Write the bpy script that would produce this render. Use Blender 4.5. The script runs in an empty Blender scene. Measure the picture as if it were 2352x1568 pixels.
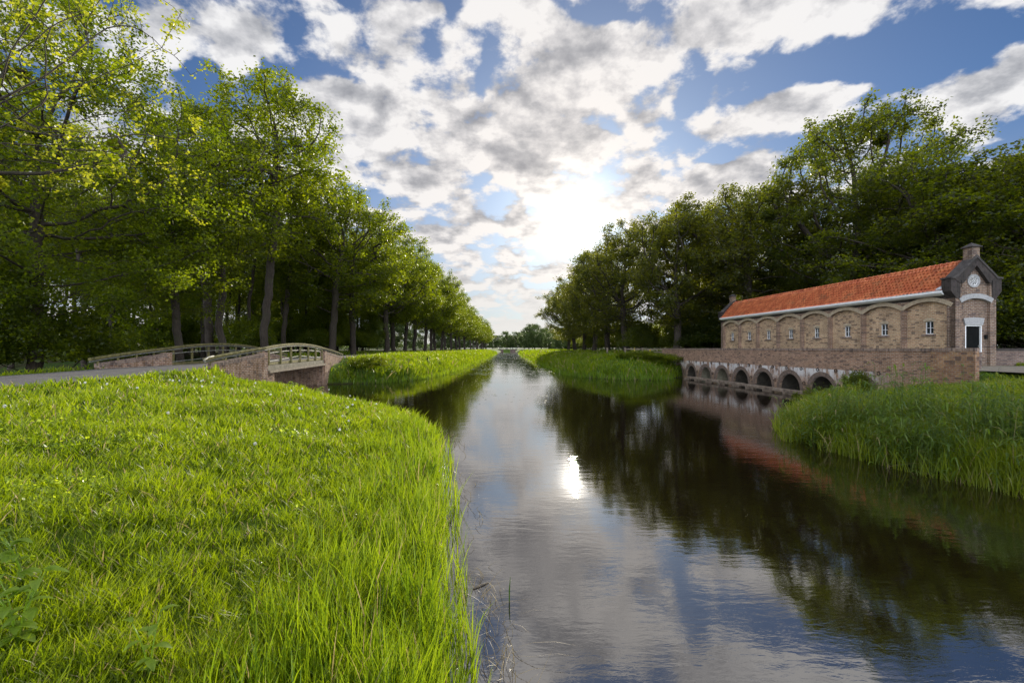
import bpy, math, random
import numpy as np
from mathutils import Vector
R = math.radians
random.seed(7)
rng = np.random.default_rng(11)
S = bpy.context.scene
COL = S.collection

# ------------------------------------------------------------------ camera
EYE = 2.8
cam_d = bpy.data.cameras.new('camera'); cam = bpy.data.objects.new('camera', cam_d); COL.objects.link(cam)
cam.location = (0, 0, EYE); cam.rotation_euler = (R(90), 0, 0)
cam_d.sensor_width = 36; cam_d.lens = 16; cam_d.shift_y = 0.0067
cam_d.clip_start = 0.05; cam_d.clip_end = 20000
S.camera = cam
S.view_settings.view_transform = 'Standard'; S.view_settings.look = 'None'
S.view_settings.gamma = 1; S.view_settings.exposure = 0.25
try: S.view_settings.use_curve_mapping = False
except Exception: pass
S.render.engine = 'CYCLES'
S.cycles.max_bounces = 7; S.cycles.diffuse_bounces = 2; S.cycles.glossy_bounces = 3
S.cycles.transmission_bounces = 4; S.cycles.transparent_max_bounces = 4; S.cycles.volume_bounces = 0
S.cycles.use_denoising = True
try: S.cycles.denoising_prefilter = 'NONE'
except Exception: pass
S.cycles.sample_clamp_indirect = 6

SUN_AZ, SUN_EL = R(7.8), R(15.9)        # azimuth to the right of +Y
SUN = Vector((math.sin(SUN_AZ)*math.cos(SUN_EL), math.cos(SUN_AZ)*math.cos(SUN_EL), math.sin(SUN_EL)))

# ------------------------------------------------------------------ node helpers
class NT:
    def __init__(s, tree): s.t = tree; s.n = tree.nodes; s.l = tree.links
    def new(s, ty, **kw):
        n = s.n.new(ty)
        for k, v in kw.items():
            if k.startswith('i_'):
                key = k[2:]
                key = int(key) if key.isdigit() else key.replace('_', ' ')
                s.put(n.inputs[key], v)
            else: setattr(n, k, v)
        return n
    def put(s, sock, v):
        if isinstance(v, bpy.types.NodeSocket): s.l.new(v, sock)
        elif isinstance(v, bpy.types.Node): s.l.new(v.outputs[0], sock)
        else:
            if isinstance(v, (tuple, list)) and sock.type == 'RGBA' and len(v) == 3: v = (*v, 1)
            sock.default_value = v
    def m(s, op, a, b=0.0, c=None, clamp=False):
        n = s.n.new('ShaderNodeMath'); n.operation = op; n.use_clamp = clamp
        s.put(n.inputs[0], a)
        if len(n.inputs) > 1: s.put(n.inputs[1], b)
        if c is not None: s.put(n.inputs[2], c)
        return n.outputs[0]
    def mix(s, f, a, b, mode='MIX'):
        n = s.n.new('ShaderNodeMix'); n.data_type = 'RGBA'; n.blend_type = mode; n.clamp_factor = True
        s.put(n.inputs[0], f); s.put(n.inputs[6], a); s.put(n.inputs[7], b)
        return n.outputs[2]
    def ramp(s, f, stops, interp='LINEAR'):
        n = s.n.new('ShaderNodeValToRGB'); n.color_ramp.interpolation = interp
        e = n.color_ramp.elements
        while len(e) < len(stops): e.new(0.5)
        for k, (p, c) in enumerate(stops):
            e[k].position = p
            c = (c, c, c) if not isinstance(c, (tuple, list)) else c
            e[k].color = (*c, 1)
        s.put(n.inputs[0], f)
        return n.outputs[0]
    def smooth(s, v, a, b, lo=0.0, hi=1.0):
        n = s.n.new('ShaderNodeMapRange'); n.interpolation_type = 'SMOOTHSTEP'
        s.put(n.inputs[0], v); n.inputs[1].default_value = a; n.inputs[2].default_value = b
        n.inputs[3].default_value = lo; n.inputs[4].default_value = hi
        return n.outputs[0]
    def noise(s, vec, scale, detail=4, rough=0.55, dist=0.0, out=0):
        n = s.n.new('ShaderNodeTexNoise')
        if vec is not None: s.put(n.inputs['Vector'], vec)
        n.inputs['Scale'].default_value = scale; n.inputs['Detail'].default_value = detail
        n.inputs['Roughness'].default_value = rough; n.inputs['Distortion'].default_value = dist
        return n.outputs[out]

# ------------------------------------------------------------------ world: Nishita sky with a broken cloud deck
W = bpy.data.worlds.new('World'); S.world = W; W.use_nodes = True
t = NT(W.node_tree); t.n.clear()
out = t.new('ShaderNodeOutputWorld'); bg = t.new('ShaderNodeBackground')
sky = t.new('ShaderNodeTexSky'); sky.sky_type = 'NISHITA'; sky.sun_disc = False
sky.sun_elevation = SUN_EL; sky.sun_rotation = SUN_AZ; sky.air_density = 1.0; sky.dust_density = 0.6; sky.ozone_density = 2.5
SKY_STRENGTH = 0.10
tc = t.new('ShaderNodeTexCoord'); D = tc.outputs['Generated']
sep = t.new('ShaderNodeSeparateXYZ', i_0=D)
dx, dy, dz = sep.outputs
zc = t.m('MAXIMUM', dz, 0.0)
inv = t.m('DIVIDE', 1.0, t.m('ADD', zc, 0.30))
pv = t.new('ShaderNodeCombineXYZ', i_0=t.m('MULTIPLY', dx, inv), i_1=t.m('MULTIPLY', dy, inv), i_2=0.0).outputs[0]
# the cloud masses as they stand over the canal (tangents of azimuth and height)
ys = t.m('MAXIMUM', dy, 0.08)
u = t.m('DIVIDE', dx, ys); v = t.m('DIVIDE', zc, ys)
def P(px, py): return ((px-1176)/1045., (800-py)/1045.)
blobs = [  # px, py, rx, ry, weight   (2352-wide picture units)
 (450, 95, 75, 75, -.34), (450, 215, 60, 42, -.24), (712, 95, 42, 85, -.36), (640, 165, 55, 30, -.34), (590, 195, 55, 22, -.2),
 (1015, 70, 34, 60, -.34), (1350, 8, 80, 22, -.25), (1020, 0, 200, 14, -.15), (820, 160, 40, 16, -.22), (800, 235, 60, 12, -.20), (805, 305, 30, 22, -.2),
 (985, 135, 30, 30, -.16), (1120, 225, 34, 20, -.15), (1290, 250, 40, 18, -.1),
 (2000, 150, 260, 62, -.42), (2150, 60, 260, 50, -.42), (1610, 220, 60, 90, -.40), (1660, 330, 70, 40, -.28), (1560, 330, 40, 60, -.2), (2020, 260, 70, 50, -.4), (1700, 215, 60, 40, -.25),
 (2120, 330, 60, 30, -.2), (1500, 110, 20, 60, -.10), (1600, 130, 40, 25, -.2),
 (1790, 250, 165, 52, .42), (1900, 200, 50, 22, .2), (2250, 225, 95, 60, .36), (2330, 140, 60, 40, .3), (2180, 300, 80, 24, .2), (1670, 45, 190, 50, .30), (1790, 155, 34, 16, .28), (1950, 20, 90, 26, .22),
 (1260, 110, 170, 110, .30), (1430, 200, 100, 90, .26), (1180, 240, 120, 70, .14), (860, 70, 90, 80, .26), (880, 190, 90, 40, .22), (530, 50, 130, 50, .28), (560, 120, 60, 60, .28), (370, 120, 70, 130, .30),
 (1100, 340, 130, 70, .26), (900, 300, 110, 60, .20), (1240, 340, 150, 60, .26), (1400, 380, 120, 60, .26), (1000, 400, 90, 50, .22), (800, 200, 60, 40, .12), (1590, 410, 60, 20, .22), (1680, 385, 60, 16, .15),
 (1150, 620, 120, 30, .12), (1230, 720, 100, 40, .12), (1290, 480, 200, 60, .12)]
bias = None
warp = t.noise(pv, 2.6, 5, .55, out=1)
wsep = t.new('ShaderNodeSeparateXYZ', i_0=warp)
uw = t.m('ADD', u, t.m('MULTIPLY', t.m('SUBTRACT', wsep.outputs[0], .5), .34))
vw = t.m('ADD', v, t.m('MULTIPLY', t.m('SUBTRACT', wsep.outputs[1], .5), .28))
for (px, py, rx, ry, w) in blobs:
    cu, cv = P(px, py)
    a = t.m('MULTIPLY', t.m('SUBTRACT', uw, cu), 1045./rx); b = t.m('MULTIPLY', t.m('SUBTRACT', vw, cv), 1045./ry)
    r2 = t.m('ADD', t.m('MULTIPLY', a, a), t.m('MULTIPLY', b, b))
    g = t.m('DIVIDE', w, t.m('ADD', 1.0, t.m('MULTIPLY', r2, t.m('ADD', r2, .2))))
    bias = g if bias is None else t.m('ADD', bias, g)
n_big = t.noise(pv, 2.2, 2, .5)
def field(vec, det):
    a = t.noise(vec, 5.4, det, .56, .15)
    b = t.noise(vec, 15.0, max(det-2, 2), .62, .1)
    return t.m('ADD', t.m('MULTIPLY', t.m('SUBTRACT', a, .5), 2.6), t.m('MULTIPLY', t.m('SUBTRACT', b, .5), .70))
fA = field(pv, 11)
base_d = t.m('ADD', t.m('MULTIPLY', t.m('SUBTRACT', n_big, .5), .8), t.m('ADD', t.m('MULTIPLY', bias, 1.1), .09))
dn = t.m('ADD', fA, base_d)
# the same field sampled a little nearer the sun: edges turned to the sun are thin and shine
off = t.new('ShaderNodeVectorMath', operation='ADD', i_0=pv, i_1=(0.008, 0.06, 0))
fB = field(off.outputs[0], 8)
slope = t.m('SUBTRACT', fA, fB)
cover = t.smooth(dn, -.12, .22)
thick = t.smooth(dn, .10, .95)
body = t.noise(pv, 2.3, 5, .6)
thick = t.m('ADD', t.m('MULTIPLY', thick, .75), t.m('MULTIPLY', t.m('SUBTRACT', body, .45), 1.0), clamp=True)
shade = t.m('SUBTRACT', t.m('ADD', t.m('MULTIPLY', thick, .50), .15), t.m('MULTIPLY', slope, 1.4), clamp=True)
ccol = t.ramp(shade, [(0, (.76, .76, .77)), (.3, (.57, .575, .60)), (.6, (.40, .412, .445)), (1, (.26, .273, .31))])
# brightness round the sun
dot = t.new('ShaderNodeVectorMath', operation='DOT_PRODUCT', i_0=D, i_1=tuple(SUN)).outputs['Value']
dotc = t.m('MAXIMUM', dot, 0.0)
g1 = t.m('POWER', dotc, 9.0); g2 = t.m('POWER', dotc, 60.0); g3 = t.m('POWER', dotc, 420.0); g4 = t.m('POWER', dotc, 4000.0)
warm = t.mix(g1, (1, 1, 1), (1.07, 1.01, .95))
ccol = t.mix(1.0, ccol, warm, 'MULTIPLY')
ccol = t.mix(t.smooth(dz, .22, .03), ccol, (.70, .685, .66))
clear = t.mix(1.0, sky.outputs[0], (.40, .56, .78), 'MULTIPLY')
vs = t.new('ShaderNodeVectorMath', operation='SCALE', i_0=clear); vs.inputs['Scale'].default_value = SKY_STRENGTH
clear = vs.outputs[0]
# thin veil towards the horizon and the sun
veil = t.smooth(dz, .0, .38, .75, 0.0)
clear = t.mix(veil, clear, (.47, .49, .53))
clear = t.mix(t.m('MULTIPLY', g1, .25), clear, (.62, .61, .60))
col = t.mix(cover, clear, ccol)
def addglow(c, g, k, tint):
    vv = t.new('ShaderNodeVectorMath', operation='SCALE', i_0=tint); t.put(vv.inputs['Scale'], t.m('MULTIPLY', g, k))
    return t.new('ShaderNodeVectorMath', operation='ADD', i_0=c, i_1=vv.outputs[0]).outputs[0]
col = addglow(col, g2, .11, (1, .90, .76)); col = addglow(col, g3, .75, (1, .92, .78)); col = addglow(col, g4, 5.0, (1, .95, .86))
# unseen front-lit sky behind the camera, brightness boosted to fill the shaded facade
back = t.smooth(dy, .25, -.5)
back_fill = t.m('ADD', 1.0, t.m('MULTIPLY', back, 3.5))
vb = t.new('ShaderNodeVectorMath', operation='SCALE', i_0=col); t.put(vb.inputs['Scale'], back_fill)
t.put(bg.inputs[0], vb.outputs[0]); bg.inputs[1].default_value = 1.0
t.l.new(bg.outputs[0], out.inputs[0])

sun_d = bpy.data.lights.new('sun', 'SUN'); sun_o = bpy.data.objects.new('sun', sun_d); COL.objects.link(sun_o)
sun_d.energy = 5.0; sun_d.angle = R(0.6); sun_d.color = (1.0, .90, .72)
sun_o.rotation_euler = SUN.to_track_quat('Z', 'Y').to_euler()

# ------------------------------------------------------------------ object helpers
def tag(o, label=None, cat=None, group=None, kind=None):
    if label: o['label'] = label
    if cat: o['category'] = cat
    if group: o['group'] = group
    if kind: o['kind'] = kind
    return o
def empty(name, loc, rz=0):
    o = bpy.data.objects.new(name, None); COL.objects.link(o); o.location = loc; o.rotation_euler = (0, 0, rz)
    o.empty_display_size = .3
    return o
def link(name, me, parent=None):
    o = bpy.data.objects.new(name, me); COL.objects.link(o)
    if parent is not None: o.parent = parent
    return o
def np_mesh(name, V, quads=None, tris=None, mat=None, attr=None, smooth=False):
    me = bpy.data.meshes.new(name)
    V = np.asarray(V, dtype=np.float32).reshape(-1, 3)
    q = np.zeros((0, 4), np.int32) if quads is None else np.asarray(quads, np.int32).reshape(-1, 4)
    tr = np.zeros((0, 3), np.int32) if tris is None else np.asarray(tris, np.int32).reshape(-1, 3)
    me.vertices.add(len(V)); me.vertices.foreach_set('co', V.ravel())
    nl = len(q)*4 + len(tr)*3
    me.loops.add(nl); me.loops.foreach_set('vertex_index', np.concatenate([q.ravel(), tr.ravel()]).astype(np.int32))
    nf = len(q)+len(tr)
    me.polygons.add(nf)
    st = np.concatenate([np.arange(len(q))*4, len(q)*4 + np.arange(len(tr))*3]).astype(np.int32)
    me.polygons.foreach_set('loop_start', st)
    try: me.polygons.foreach_set('loop_total', np.concatenate([np.full(len(q), 4), np.full(len(tr), 3)]).astype(np.int32))
    except Exception: pass
    if smooth: me.polygons.foreach_set('use_smooth', np.ones(nf, bool))
    me.update(calc_edges=True)
    if attr is not None:
        a = me.attributes.new('rnd', 'FLOAT', 'FACE'); a.data.foreach_set('value', np.asarray(attr, np.float32))
    if mat: me.materials.append(mat)
    return me
class MB:
    """collects simple shapes into one mesh"""
    def __init__(s): s.v = []; s.f = []
    def add(s, vs, fs):
        b = len(s.v); s.v += [tuple(p) for p in vs]; s.f += [tuple(i+b for i in f) for f in fs]; return s
    def box(s, x0, x1, y0, y1, z0, z1):
        return s.add([(x0,y0,z0),(x1,y0,z0),(x1,y1,z0),(x0,y1,z0),(x0,y0,z1),(x1,y0,z1),(x1,y1,z1),(x0,y1,z1)],
                     [(0,3,2,1),(4,5,6,7),(0,1,5,4),(1,2,6,5),(2,3,7,6),(3,0,4,7)])
    def prism(s, poly, ax, a0, a1):
        """polygon in the plane across axis ax, swept from a0 to a1"""
        n = len(poly)
        def p(q, a):
            return (a, q[0], q[1]) if ax == 'x' else (q[0], a, q[1]) if ax == 'y' else (q[0], q[1], a)
        return s.add([p(q, a0) for q in poly]+[p(q, a1) for q in poly],
                     [tuple(range(n-1, -1, -1)), tuple(range(n, 2*n))]+[(i, (i+1) % n, n+(i+1) % n, n+i) for i in range(n)])
    def sweep(s, pts, w, h, side=None):
        """rectangular bar along pts (w across, h up)"""
        pts = [Vector(p) for p in pts]; b = len(s.v)
        for i, p in enumerate(pts):
            d = (pts[min(i+1, len(pts)-1)]-pts[max(i-1, 0)]).normalized()
            sd = Vector((d.y, -d.x, 0)); sd = sd.normalized() if sd.length > 1e-4 else Vector((1, 0, 0))
            up = sd.cross(d).normalized()
            if up.z < 0: up = -up
            for a, c in ((-1,-1),(1,-1),(1,1),(-1,1)): s.v.append(tuple(p + sd*a*w/2 + up*c*h/2))
        for i in range(len(pts)-1):
            for k in range(4): s.f.append((b+i*4+k, b+i*4+(k+1) % 4, b+i*4+4+(k+1) % 4, b+i*4+4+k))
        e = b+(len(pts)-1)*4
        s.f += [(b+3, b+2, b+1, b), (e, e+1, e+2, e+3)]
        return s
    def tube(s, pts, r, n=8, cap=True):
        pts = [Vector(p) for p in pts]; b = len(s.v)
        rs = r if isinstance(r, (list, tuple)) else [r]*len(pts)
        for i, p in enumerate(pts):
            d = (pts[min(i+1, len(pts)-1)]-pts[max(i-1, 0)]).normalized()
            a = d.cross(Vector((0, 0, 1)));
            a = a.normalized() if a.length > .05 else Vector((1, 0, 0))
            c = d.cross(a).normalized()
            for k in range(n):
                th = 2*math.pi*k/n; s.v.append(tuple(p + (a*math.cos(th)+c*math.sin(th))*rs[i]))
        for i in range(len(pts)-1):
            for k in range(n): s.f.append((b+i*n+k, b+i*n+(k+1) % n, b+(i+1)*n+(k+1) % n, b+(i+1)*n+k))
        if cap: s.f += [tuple(b+k for k in range(n-1, -1, -1)), tuple(b+(len(pts)-1)*n+k for k in range(n))]
        return s
    def ring(s, c, ax, r, tr, n=16, m=6):
        """torus about axis ax at c"""
        b = len(s.v)
        for i in range(n):
            th = 2*math.pi*i/n
            for k in range(m):
                ph = 2*math.pi*k/m; rr = r+tr*math.cos(ph); h = tr*math.sin(ph)
                a, d = rr*math.cos(th), rr*math.sin(th)
                o = (h, a, d) if ax == 'x' else (a, h, d) if ax == 'y' else (a, d, h)
                s.v.append((c[0]+o[0], c[1]+o[1], c[2]+o[2]))
        for i in range(n):
            for k in range(m): s.f.append((b+i*m+k, b+((i+1) % n)*m+k, b+((i+1) % n)*m+(k+1) % m, b+i*m+(k+1) % m))
        return s
    def build(s, name, mat, parent=None, smooth=False, bevel=0):
        me = bpy.data.meshes.new(name); me.from_pydata(s.v, [], s.f); me.materials.append(mat)
        if smooth: me.polygons.foreach_set('use_smooth', [True]*len(me.polygons))
        me.update()
        o = link(name, me, parent)
        if bevel:
            b = o.modifiers.new('bevel', 'BEVEL'); b.width = bevel; b.segments = 2; b.limit_method = 'ANGLE'
        return o

# ------------------------------------------------------------------ materials
def newmat(name):
    m = bpy.data.materials.new(name); m.use_nodes = True; tt = NT(m.node_tree); tt.n.clear()
    o = tt.new('ShaderNodeOutputMaterial'); return m, tt, o
def obj_co(tt): return tt.new('ShaderNodeTexCoord').outputs['Object']
def simple(name, c1, c2, scale=8, rough=.7, bump=.3, bscale=None, detail=6, metal=0, spec=.4, dist=.02):
    m, tt, o = newmat(name); co = obj_co(tt)
    n = tt.noise(co, scale, detail, .6)
    col = tt.ramp(n, [(.32, c1), (.68, c2)])
    nb = tt.noise(co, bscale or scale*5, 5, .6)
    bp = tt.new('ShaderNodeBump', i_Strength=bump, i_Distance=dist, i_Height=nb)
    p = tt.new('ShaderNodeBsdfPrincipled', i_Base_Color=col, i_Roughness=rough, i_Metallic=metal, i_Normal=bp.outputs[0])
    p.inputs['Specular IOR Level'].default_value = spec
    tt.l.new(p.outputs[0], o.inputs[0]); return m
def brick(name, ca, cb, cm, row=.085, wid=.24, stain=None, eff=None, soot=0.0, vertical=False, dirty=.35):
    """brickwork in object space; (x+y, z) runs along any wall face of the object"""
    m, tt, o = newmat(name); co = obj_co(tt)
    sp = tt.new('ShaderNodeSeparateXYZ', i_0=co)
    run = tt.m('ADD', sp.outputs[0], sp.outputs[1])
    vec = tt.new('ShaderNodeCombineXYZ', i_0=run, i_1=sp.outputs[2], i_2=0.0).outputs[0]
    if vertical: vec = tt.new('ShaderNodeCombineXYZ', i_0=sp.outputs[2], i_1=run, i_2=0.0).outputs[0]
    b = tt.new('ShaderNodeTexBrick'); tt.put(b.inputs['Vector'], vec)
    b.inputs['Scale'].default_value = 1.0; b.inputs['Brick Width'].default_value = wid; b.inputs['Row Height'].default_value = row
    b.inputs['Mortar Size'].default_value = .011; b.inputs['Mortar Smooth'].default_value = .2; b.inputs['Bias'].default_value = 0
    b.inputs['Color1'].default_value = (*ca, 1); b.inputs['Color2'].default_value = (*cb, 1); b.inputs['Mortar'].default_value = (*cm, 1)
    n1 = tt.noise(co, 1.3, 5, .6); n2 = tt.noise(co, 9, 4, .6)
    col = tt.mix(1.0, b.outputs[0], tt.ramp(n1, [(.3, 1-dirty), (.7, 1.12)]), 'MULTIPLY')
    col = tt.mix(1.0, col, tt.ramp(n2, [(.3, .72), (.7, 1.2)]), 'MULTIPLY')
    n6 = tt.new('ShaderNodeMapping', i_Vector=vec); n6.inputs['Scale'].default_value = (1/wid, 1/row, 1)
    wn = tt.new('ShaderNodeTexWhiteNoise', i_Vector=tt.new('ShaderNodeVectorMath', operation='FLOOR', i_0=n6.outputs[0]).outputs[0])
    col = tt.mix(tt.m('MULTIPLY', tt.smooth(wn.outputs[0], .84, .86), .6), col, (.06, .045, .045))
    if eff:   # lime bloom below the parapet band
        z0, z1, x0 = eff
        ns = tt.new('ShaderNodeMapping', i_Vector=co); ns.inputs['Scale'].default_value = (1, 1.6, .5)
        n3 = tt.noise(ns.outputs[0], 2.2, 8, .68)
        band = tt.m('MULTIPLY', tt.smooth(sp.outputs[2], z0-.35, z1-.1), tt.smooth(sp.outputs[2], z1+.07, z1+.02))
        amt = tt.m('MULTIPLY', band, tt.smooth(n3, .40, .56))
        amt = tt.m('MULTIPLY', amt, tt.smooth(sp.outputs[1], x0, x0+2.0))
        col = tt.mix(tt.m('MULTIPLY', amt, .9), col, (.58, .575, .57))
        n5 = tt.noise(ns.outputs[0], .9, 4, .6)
        low = tt.m('MULTIPLY', tt.smooth(sp.outputs[2], .75, .1), tt.smooth(n5, .35, .6))
        col = tt.mix(tt.m('MULTIPLY', low, .6), col, (.07, .07, .03))
        st = tt.m('MULTIPLY', tt.smooth(tt.noise(ns.outputs[0], 1.1, 3, .5), .60, .68), tt.smooth(sp.outputs[2], 1.5, 1.0))
        col = tt.mix(tt.m('MULTIPLY', st, .5), col, (.28, .20, .09))
    if stain:
        ns2 = tt.new('ShaderNodeMapping', i_Vector=co); ns2.inputs['Scale'].default_value = (5, 5, .8)
        n4 = tt.noise(ns2.outputs[0], 1.5, 5, .6)
        col = tt.mix(tt.m('MULTIPLY', tt.smooth(n4, .45, .68), stain[0]), col, stain[1])
    bh = tt.m('ADD', tt.m('MULTIPLY', tt.m('SUBTRACT', 1.0, b.outputs[1]), .6), tt.m('MULTIPLY', n2, .5))
    bp = tt.new('ShaderNodeBump', i_Strength=.6, i_Distance=.012, i_Height=bh)
    p = tt.new('ShaderNodeBsdfPrincipled', i_Base_Color=col, i_Roughness=.85, i_Normal=bp.outputs[0])
    p.inputs['Specular IOR Level'].default_value = .25
    tt.l.new(p.outputs[0], o.inputs[0]); return m
def leafmat(name, dark, light, trans, tmix=.5, spec=.35, rough=.45, nscale=.35, dry=None):
    m, tt, o = newmat(name)
    at = tt.new('ShaderNodeAttribute', attribute_name='rnd').outputs['Fac']
    n = tt.noise(obj_co(tt), nscale, 3, .5)
    f = tt.m('ADD', tt.m('MULTIPLY', at, .6), tt.m('MULTIPLY', tt.smooth(n, .3, .7), .4))
    base = tt.mix(f, dark, light)
    tcol = tt.mix(f, tuple(c*q for c, q in zip(trans, (.42, .58, .9))), tuple(c*1.25 for c in trans))
    if dry:
        k = tt.smooth(at, dry, dry+.01)
        base = tt.mix(k, base, (.34, .27, .13)); tcol = tt.mix(k, tcol, (.45, .34, .14))
    p = tt.new('ShaderNodeBsdfPrincipled', i_Base_Color=base, i_Roughness=rough)
    p.inputs['Specular IOR Level'].default_value = spec
    tr = tt.new('ShaderNodeBsdfTranslucent', i_Color=tcol)
    mx = tt.new('ShaderNodeMixShader', i_0=tmix, i_1=p.outputs[0], i_2=tr.outputs[0])
    tt.l.new(mx.outputs[0], o.inputs[0]); return m

M = {}
M['leaf'] = leafmat('oak_leaf', (.011, .019, .002), (.046, .066, .004), (.38, .43, .004), .50)
M['leaf_hero'] = leafmat('sunlit_leaf', (.016, .028, .002), (.060, .085, .005), (.40, .47, .005), .52)  # lit copy of the oak leaf, sun brightness put into its colour
M['leaf_yellow'] = leafmat('spring_leaf', (.12, .14, .010), (.24, .23, .012), (.62, .60, .02), .55)
M['leaf_shaded'] = leafmat('shaded_leaf', (.008, .015, .002), (.026, .038, .004), (.34, .37, .006), .42)  # same leaf darkened for the right-hand trees, their shade put into the colour
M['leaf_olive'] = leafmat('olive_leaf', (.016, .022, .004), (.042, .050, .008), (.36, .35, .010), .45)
M['leaf_haze'] = leafmat('hazy_leaf', (.05, .075, .02), (.08, .11, .03), (.16, .22, .04), .4)  # paler copy of the leaf, distance haze put into the colour
M['grass'] = leafmat('meadow_grass', (.034, .062, .004), (.12, .165, .010), (.41, .50, .004), .52, spec=.28, rough=.42, nscale=.8, dry=.955)
M['grass_shade'] = leafmat('rough_grass', (.055, .095, .006), (.19, .215, .012), (.39, .46, .010), .45, nscale=.9, dry=.96)  # grass for the bank in shade, added brightness in the base colour
M['reed'] = leafmat('sedge_blade', (.035, .085, .006), (.10, .18, .010), (.40, .50, .008), .5, spec=.45, rough=.38, nscale=1.2, dry=.96)
M['reed_dark'] = leafmat('reed_blade', (.022, .060, .008), (.13, .185, .022), (.24, .36, .02), .40, spec=.55, rough=.36, nscale=1.5, dry=.98)
M['herb'] = leafmat('herb_leaf', (.13, .20, .02), (.16, .22, .03), (.75, .85, .03), .5, spec=.5, rough=.38, nscale=3)
def bark():
    m, tt, o = newmat('bark'); co = obj_co(tt)
    mp = tt.new('ShaderNodeMapping', i_Vector=co); mp.inputs['Scale'].default_value = (7, 7, 1.4)
    n = tt.noise(mp.outputs[0], 2.2, 7, .65)
    col = tt.ramp(n, [(.3, (.012, .009, .006)), (.7, (.062, .047, .034))])
    g = tt.noise(co, .8, 3, .5)
    col = tt.mix(tt.m('MULTIPLY', tt.smooth(g, .5, .7), .4), col, (.045, .052, .02))
    bp = tt.new('ShaderNodeBump', i_Strength=.9, i_Distance=.05, i_Height=n)
    p = tt.new('ShaderNodeBsdfPrincipled', i_Base_Color=col, i_Roughness=.9, i_Normal=bp.outputs[0])
    tt.l.new(p.outputs[0], o.inputs[0]); return m
M['bark'] = bark()
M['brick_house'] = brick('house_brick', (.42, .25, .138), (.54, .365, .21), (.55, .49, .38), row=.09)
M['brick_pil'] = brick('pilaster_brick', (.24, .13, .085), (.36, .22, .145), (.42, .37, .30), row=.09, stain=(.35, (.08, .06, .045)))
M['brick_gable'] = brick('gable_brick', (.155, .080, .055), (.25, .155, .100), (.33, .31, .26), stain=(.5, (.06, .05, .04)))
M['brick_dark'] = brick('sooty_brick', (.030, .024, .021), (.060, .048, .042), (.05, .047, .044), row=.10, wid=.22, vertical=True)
M['brick_wall'] = brick('culvert_brick', (.24, .120, .072), (.34, .19, .115), (.36, .31, .25), eff=(.95, 1.58, 3.3), row=.07, wid=.22)
M['brick_low'] = brick('low_wall_brick', (.13, .08, .065), (.21, .14, .11), (.2, .18, .16), row=.08)
M['brick_cap'] = brick('soldier_brick', (.20, .13, .10), (.30, .21, .16), (.25, .22, .19), row=.085, wid=.24, vertical=True)
M['brick_pier'] = brick('pier_brick', (.22, .105, .06), (.33, .19, .09), (.27, .23, .19), row=.085, wid=.23)
M['brick_bridge'] = brick('bridge_brick', (.24, .120, .075), (.34, .205, .13), (.46, .41, .34), row=.085, wid=.23, stain=(.6, (.14, .075, .025)))
M['arch_stone'] = simple('arch_brick', (.34, .275, .19), (.50, .41, .29), 6, .85)
M['arch_dull'] = simple('arch_ring_brick', (.09, .065, .052), (.19, .14, .11), 7, .9)
M['pale_stone'] = simple('pale_stone', (.24, .24, .24), (.38, .38, .375), 14, .8, .5, 40)
M['white'] = simple('white_paint', (.68, .70, .70), (.82, .83, .83), 3, .5, .1)
M['dark'] = simple('dark_paint', (.004, .005, .005), (.008, .009, .009), 4, .85, .1, spec=.1)
M['iron'] = simple('iron', (.02, .016, .014), (.06, .04, .03), 20, .6, .3, metal=.6)
M['tunnel'] = simple('shaded_tunnel_brick', (.03, .026, .02), (.07, .06, .045), 4, .95)  # brick darkened: the shade inside the arches is in the colour
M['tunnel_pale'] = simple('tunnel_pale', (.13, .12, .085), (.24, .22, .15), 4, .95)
M['coping'] = simple('sooty_coping', (.022, .020, .019), (.075, .066, .062), 5, .9, .5)
M['lead'] = simple('lead', (.35, .37, .40), (.55, .57, .60), 5, .5, .1)
M['concrete'] = simple('weathered_concrete', (.055, .05, .034), (.16, .145, .105), 3, .85, .5)
M['steel'] = simple('galvanised_steel', (.11, .112, .10), (.22, .225, .20), 6, .6, .1)
M['mosswood'] = simple('mossy_timber', (.065, .062, .018), (.19, .165, .065), 5, .9, .6, 22)
M['wood'] = simple('weathered_wood', (.085, .068, .048), (.20, .165, .12), 4, .85, .6, 18)
M['beam'] = simple('wet_timber', (.085, .062, .045), (.24, .19, .145), 3, .8, .8, 15)
M['asphalt'] = simple('asphalt', (.055, .052, .055), (.10, .095, .098), 1.6, .9, .7, 90, dist=.01)
M['path'] = simple('sandy_path', (.13, .112, .085), (.21, .185, .14), 2, .95, .6, 60)
M['yellow'] = simple('yellow_paint', (.6, .40, .02), (.7, .5, .04), 4, .5, .1)
M['fluff'] = simple('dandelion_fluff', (.65, .65, .62), (.8, .8, .78), 30, .9, .1)
M['pad'] = simple('lily_pad', (.06, .11, .03), (.13, .19, .06), 3, .18, .1, spec=.9)
M['house_far'] = simple('far_wall', (.30, .27, .24), (.38, .34, .30), 2, .8)
M['roof_far'] = simple('far_roof', (.035, .035, .04), (.06, .06, .065), 2, .6)
M['petal_orange'] = simple('orange_leaf', (.65, .16, .01), (.8, .3, .02), 9, .5, .1)
def glassmat():
    m, tt, o = newmat('window_glass')
    p = tt.new('ShaderNodeBsdfPrincipled', i_Base_Color=(.02, .025, .03), i_Roughness=.06)
    p.inputs['Specular IOR Level'].default_value = 1.0
    n = tt.noise(obj_co(tt), 3, 2, .5); bp = tt.new('ShaderNodeBump', i_Strength=.15, i_Distance=.02, i_Height=n); tt.l.new(bp.outputs[0], p.inputs['Normal'])
    tt.l.new(p.outputs[0], o.inputs[0]); return m
M['glass'] = glassmat()
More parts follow.
